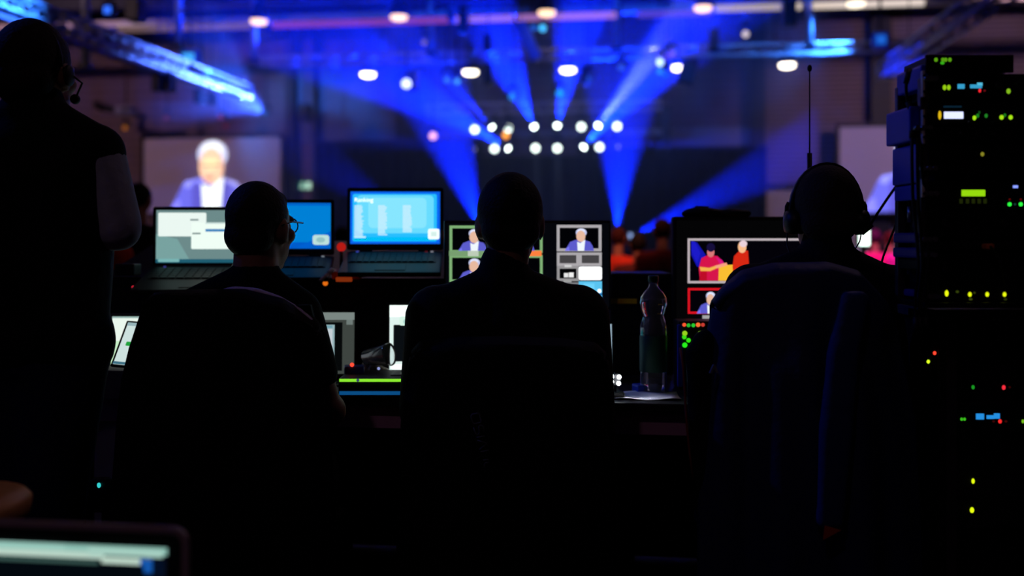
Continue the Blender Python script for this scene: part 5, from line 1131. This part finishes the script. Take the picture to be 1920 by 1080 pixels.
unit2('blank panel at the bottom of the lower rack', 994, 1090)
# boxes and cables on the left side of the upper rack
M_bluebox = mat('blue_lit_box', (35, 55, 190), .4)  # blue stage light on these boxes put into their base colour
M_violet = mat('violet_grey_enamel', (80, 60, 130), .4)
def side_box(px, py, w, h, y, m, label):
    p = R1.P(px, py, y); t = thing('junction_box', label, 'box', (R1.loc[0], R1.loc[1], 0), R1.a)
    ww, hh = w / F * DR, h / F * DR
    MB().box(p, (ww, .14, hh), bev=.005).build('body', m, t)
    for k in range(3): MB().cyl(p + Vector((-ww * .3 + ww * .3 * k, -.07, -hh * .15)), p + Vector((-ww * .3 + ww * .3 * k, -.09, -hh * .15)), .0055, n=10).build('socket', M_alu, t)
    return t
side_box(1716, 152, 26, 44, .07, M_bluebox, 'blue-lit box at the top left side of the rack, below the flat unit')
side_box(1702, 238, 40, 66, .08, M_bluebox, 'big blue-lit junction box jutting out on the left side of the rack')
side_box(1712, 310, 36, 74, .08, M_bluebox, 'tall blue-lit box below the jutting junction box')
side_box(1715, 362, 34, 30, .08, M_bluebox, 'small blue-lit box below the tall blue-lit box on the rack side')
side_box(1713, 446, 34, 20, .08, M_violet, 'violet box on the rack side, level with the pink top')
side_box(1712, 474, 34, 20, .08, M_violet, 'violet box just below the other violet box on the rack side')
side_box(1720, 550, 20, 14, .08, M_violet, 'small violet box low on the rack side above the shoulder')
def cable(label, pts, r=.0035, m=M_cable, D=None):
    p0 = at(*pts[0]); t = thing('cable', label, 'cable', p0)
    P_ = [at(*p) for p in pts]; sm = []
    for k in range(len(P_) - 1):
        a, b_, c_, d_ = P_[max(0, k - 1)], P_[k], P_[k + 1], P_[min(len(P_) - 1, k + 2)]
        for q in range(6):
            u = q / 6; sm.append(.5 * ((2 * b_) + (c_ - a) * u + (2 * a - 5 * b_ + 4 * c_ - d_) * u * u + (3 * b_ - a - 3 * c_ + d_) * u ** 3))
    sm.append(P_[-1]); MB().tube(sm, r, 8).build('cord', m, t, True)
    for e, f_ in ((P_[0], sm[1]), (P_[-1], sm[-2])): d = (f_ - e).normalized(); MB().cyl(e - d * .004, e + d * .03, r * 1.9, r * 1.7, 10).build('plug', M_dark, t, True)
    return t
d0 = DR + .02
cable('black cable looping down from the top unit on the rack side', [(1704, 134, d0), (1699, 160, d0 - .01), (1702, 190, d0), (1712, 214, d0)])
for k, (x0, x1, x2, lb) in enumerate(((1710, 1712, 1722, 'leftmost of the black cables hanging down the rack side'), (1720, 1722, 1730, 'middle one of the black cables hanging down the rack side'), (1727, 1736, 1741, 'rightmost of the black cables hanging down the rack side'))):
    cable(lb, [(x0, 236, d0), (x0, 300, d0 - .03), (x1, 380, d0 - .02), ((x1 + x2) / 2, 430, d0 - .02), (x2, 500, d0 - .03), (x2 - 6, 560, d0 - .02), (x2 - 4, 620, d0 - .02)])
cable('black cable slanting down from the rack to the headphones', [(1694, 330, d0 + .1), (1660, 378, 2.35), (1629, 425, 2.5), (1618, 436, 2.52)], .0032)
cable('black cable slanting down behind the right man\'s shoulder', [(1700, 370, d0 + .1), (1676, 430, 2.5), (1655, 485, 2.75), (1648, 520, 2.85)], .0032)
for k in range(5):
    pz = (402, 412, 500, 512, 530)[k]; t = thing('cable_plug', 'metal cable plug on the rack side, %s' % ('upper one beside the cyan glint', 'second beside the cyan glint', 'topmost of three below the violet boxes', 'middle of three below the violet boxes', 'lowest of three below the violet boxes')[k], 'plug', (R1.loc[0], R1.loc[1], 0), R1.a)
    p = R1.P((1706, 1716, 1706, 1718, 1726)[k], pz, .1); MB().cyl(p + Vector((0, 0, -.018)), p + Vector((0, 0, .018)), .006, n=12).build('shell', M_alu, t); MB().cyl(p + Vector((0, 0, .018)), p + Vector((0, 0, .034)), .0045, n=10).build('boot', M_cable, t)
# silver edge pieces on the rack side
for py0, py1, lb in ((132, 182, 'upper'), (205, 270, 'middle'), (335, 370, 'lower')):
    t = thing('rack_ear', 'pale metal rack ear at the left edge of the %s units' % lb, 'bracket', (R1.loc[0], R1.loc[1], 0), R1.a)
    a, b_ = R1.P(1737, py0, -.006), R1.P(1737, py1, -.006); hh = a.z - b_.z
    MB().box(((a.x - .006), -.002, (a.z + b_.z) / 2), (.006, .012, hh), bev=.002).build('plate', mat('worn_aluminium', (225, 215, 200), .45, .2), t)
    for q in (.2, .8): MB().cyl((a.x - .006, -.008, b_.z + hh * q), (a.x - .006, -.011, b_.z + hh * q), .0028, n=8).build('screw', M_dark, t)
# belt pack hanging on the rack side
bp = thing('belt_pack', 'small black belt pack with a red and a green light by the right man\'s elbow', 'belt pack', (R2.loc[0], R2.loc[1], 0), R2.a)
p = R2.P(1748, 676, .02); Rb = Matrix.Rotation(.35, 3, 'Y'); MB().box(p, (.032, .03, .085), Rb, bev=.006).build('body', M_black, bp)
for px, py, c in ((1752.5, 662, (255, 60, 40)), (1740.5, 678, (190, 235, 30))): MB().ell(R2.P(px, py, .003), (.0036, .002, .0042), nu=10, nv=6).build('led', led(c, 1.8), bp)
MB().tube([p + Vector((.008, 0, .045)), p + Vector((.02, .0, .07)), R2.P(1770, 620, -.005)], .003).build('strap', M_cable, bp)

# ================================================================== FOREGROUND
DF = 1.4
zt_ = .52
ft = thing('side_table', 'low dark table in front of the camera at the lower left corner', 'table', (at(60, 900, DF).x, at(60, 900, DF - .05).y, 0), YAW)
MB().box((-.15, -.05, zt_ - .015), (1.1, .55, .03), bev=.004).build('tabletop', M_black, ft)
for sx in (-.65, .35):
    for sy in (-.28, .18): MB().box((sx, sy, (zt_ - .03) / 2), (.04, .04, zt_ - .03)).build('leg', M_blackm, ft)
def scr_front(s):
    s.r(0, 0, 1, 1, (6, 8, 14)); s.r(0, 0, 1, .055, (140, 190, 178)); s.r(.0, .0, .5, .05, (150, 198, 186)); s.r(0, .05, .72, .1, (185, 212, 198)); s.rr(.62, .015, .985, .07, .006, (165, 205, 192))
    s.r(.70, .065, .9, .082, (45, 66, 66)); s.rr(.69, .078, .94, .125, .006, (190, 215, 200)); s.r(.88, .078, .94, .18, (20, 85, 170)); s.r(.94, .075, 1, .2, (4, 14, 34)); s.r(.0, .125, .9, .5, (3, 8, 14)); s.r(.02, .105, .68, .13, (60, 90, 85))
# hinge such that the lid top reaches the photo's edge
lw = .36; lh_ = .235; cxp = 362 - lw / 2 / DF * F
lid_top = zpx(982, DF)
M_lid = mat('laptop_aluminium', (190, 165, 172), .45, .25, .5)
hzp = HOR + (CAM_H - (lid_top - lh_)) / DF * F
fl2, Rbf, basef, lidf, Rlf = laptop('laptop with a pale green menu bar on its screen, nearest at the lower left corner', cxp, hzp, DF, lw, lh_, -YAW, 0, .02, M_lid, scr_front, bz=(.028, .028, .02), rim=.009, corner=.024)
# round the lid corners generously
fl2.location.z = max(fl2.location.z, zt_ + .018)
bx = thing('wooden_stool', 'brown wooden stool seat edge showing at the left frame edge above the near laptop', 'stool', (at(-118, 950, 1.75).x, at(-118, 950, 1.75).y, 0), YAW)
zs_ = zpx(950, 1.75)
MB().lathe([(0, .0), (.145, .0), (.152, -.008), (.148, -.036), (0, -.036)], (0, 0, zs_ + .012), n=32).build('seat', mat('brown_wood', (235, 165, 105), .5, 0, .3, .2, 14), bx)
for k in range(3):
    a = 2.1 * k + .5; MB().cyl((.09 * math.cos(a), .09 * math.sin(a), zs_ - .026), (.17 * math.cos(a), .17 * math.sin(a), 0), .011, n=10).build('leg', mat('brown_wood', (150, 98, 62)), bx)
# tiny cyan light down by the left chair
sb_ = thing('indicator_box', 'small black box with a cyan light between the standing man and the left chair', 'box', at(188, 912, 2.75))
MB().box((0, .03, -.03), (.08, .05, .09), Rm, bev=.006).build('body', M_black, sb_); MB().cyl((0, .03, -.075), (0, .03, -sb_.location.z), .012, n=10).build('post', M_blackm, sb_)
MB().ell((-.004, -.0, .003), (.0055, .003, .0075), rotz(YAW), nu=10, nv=6).build('led', led((50, 190, 190), 1.2), sb_)
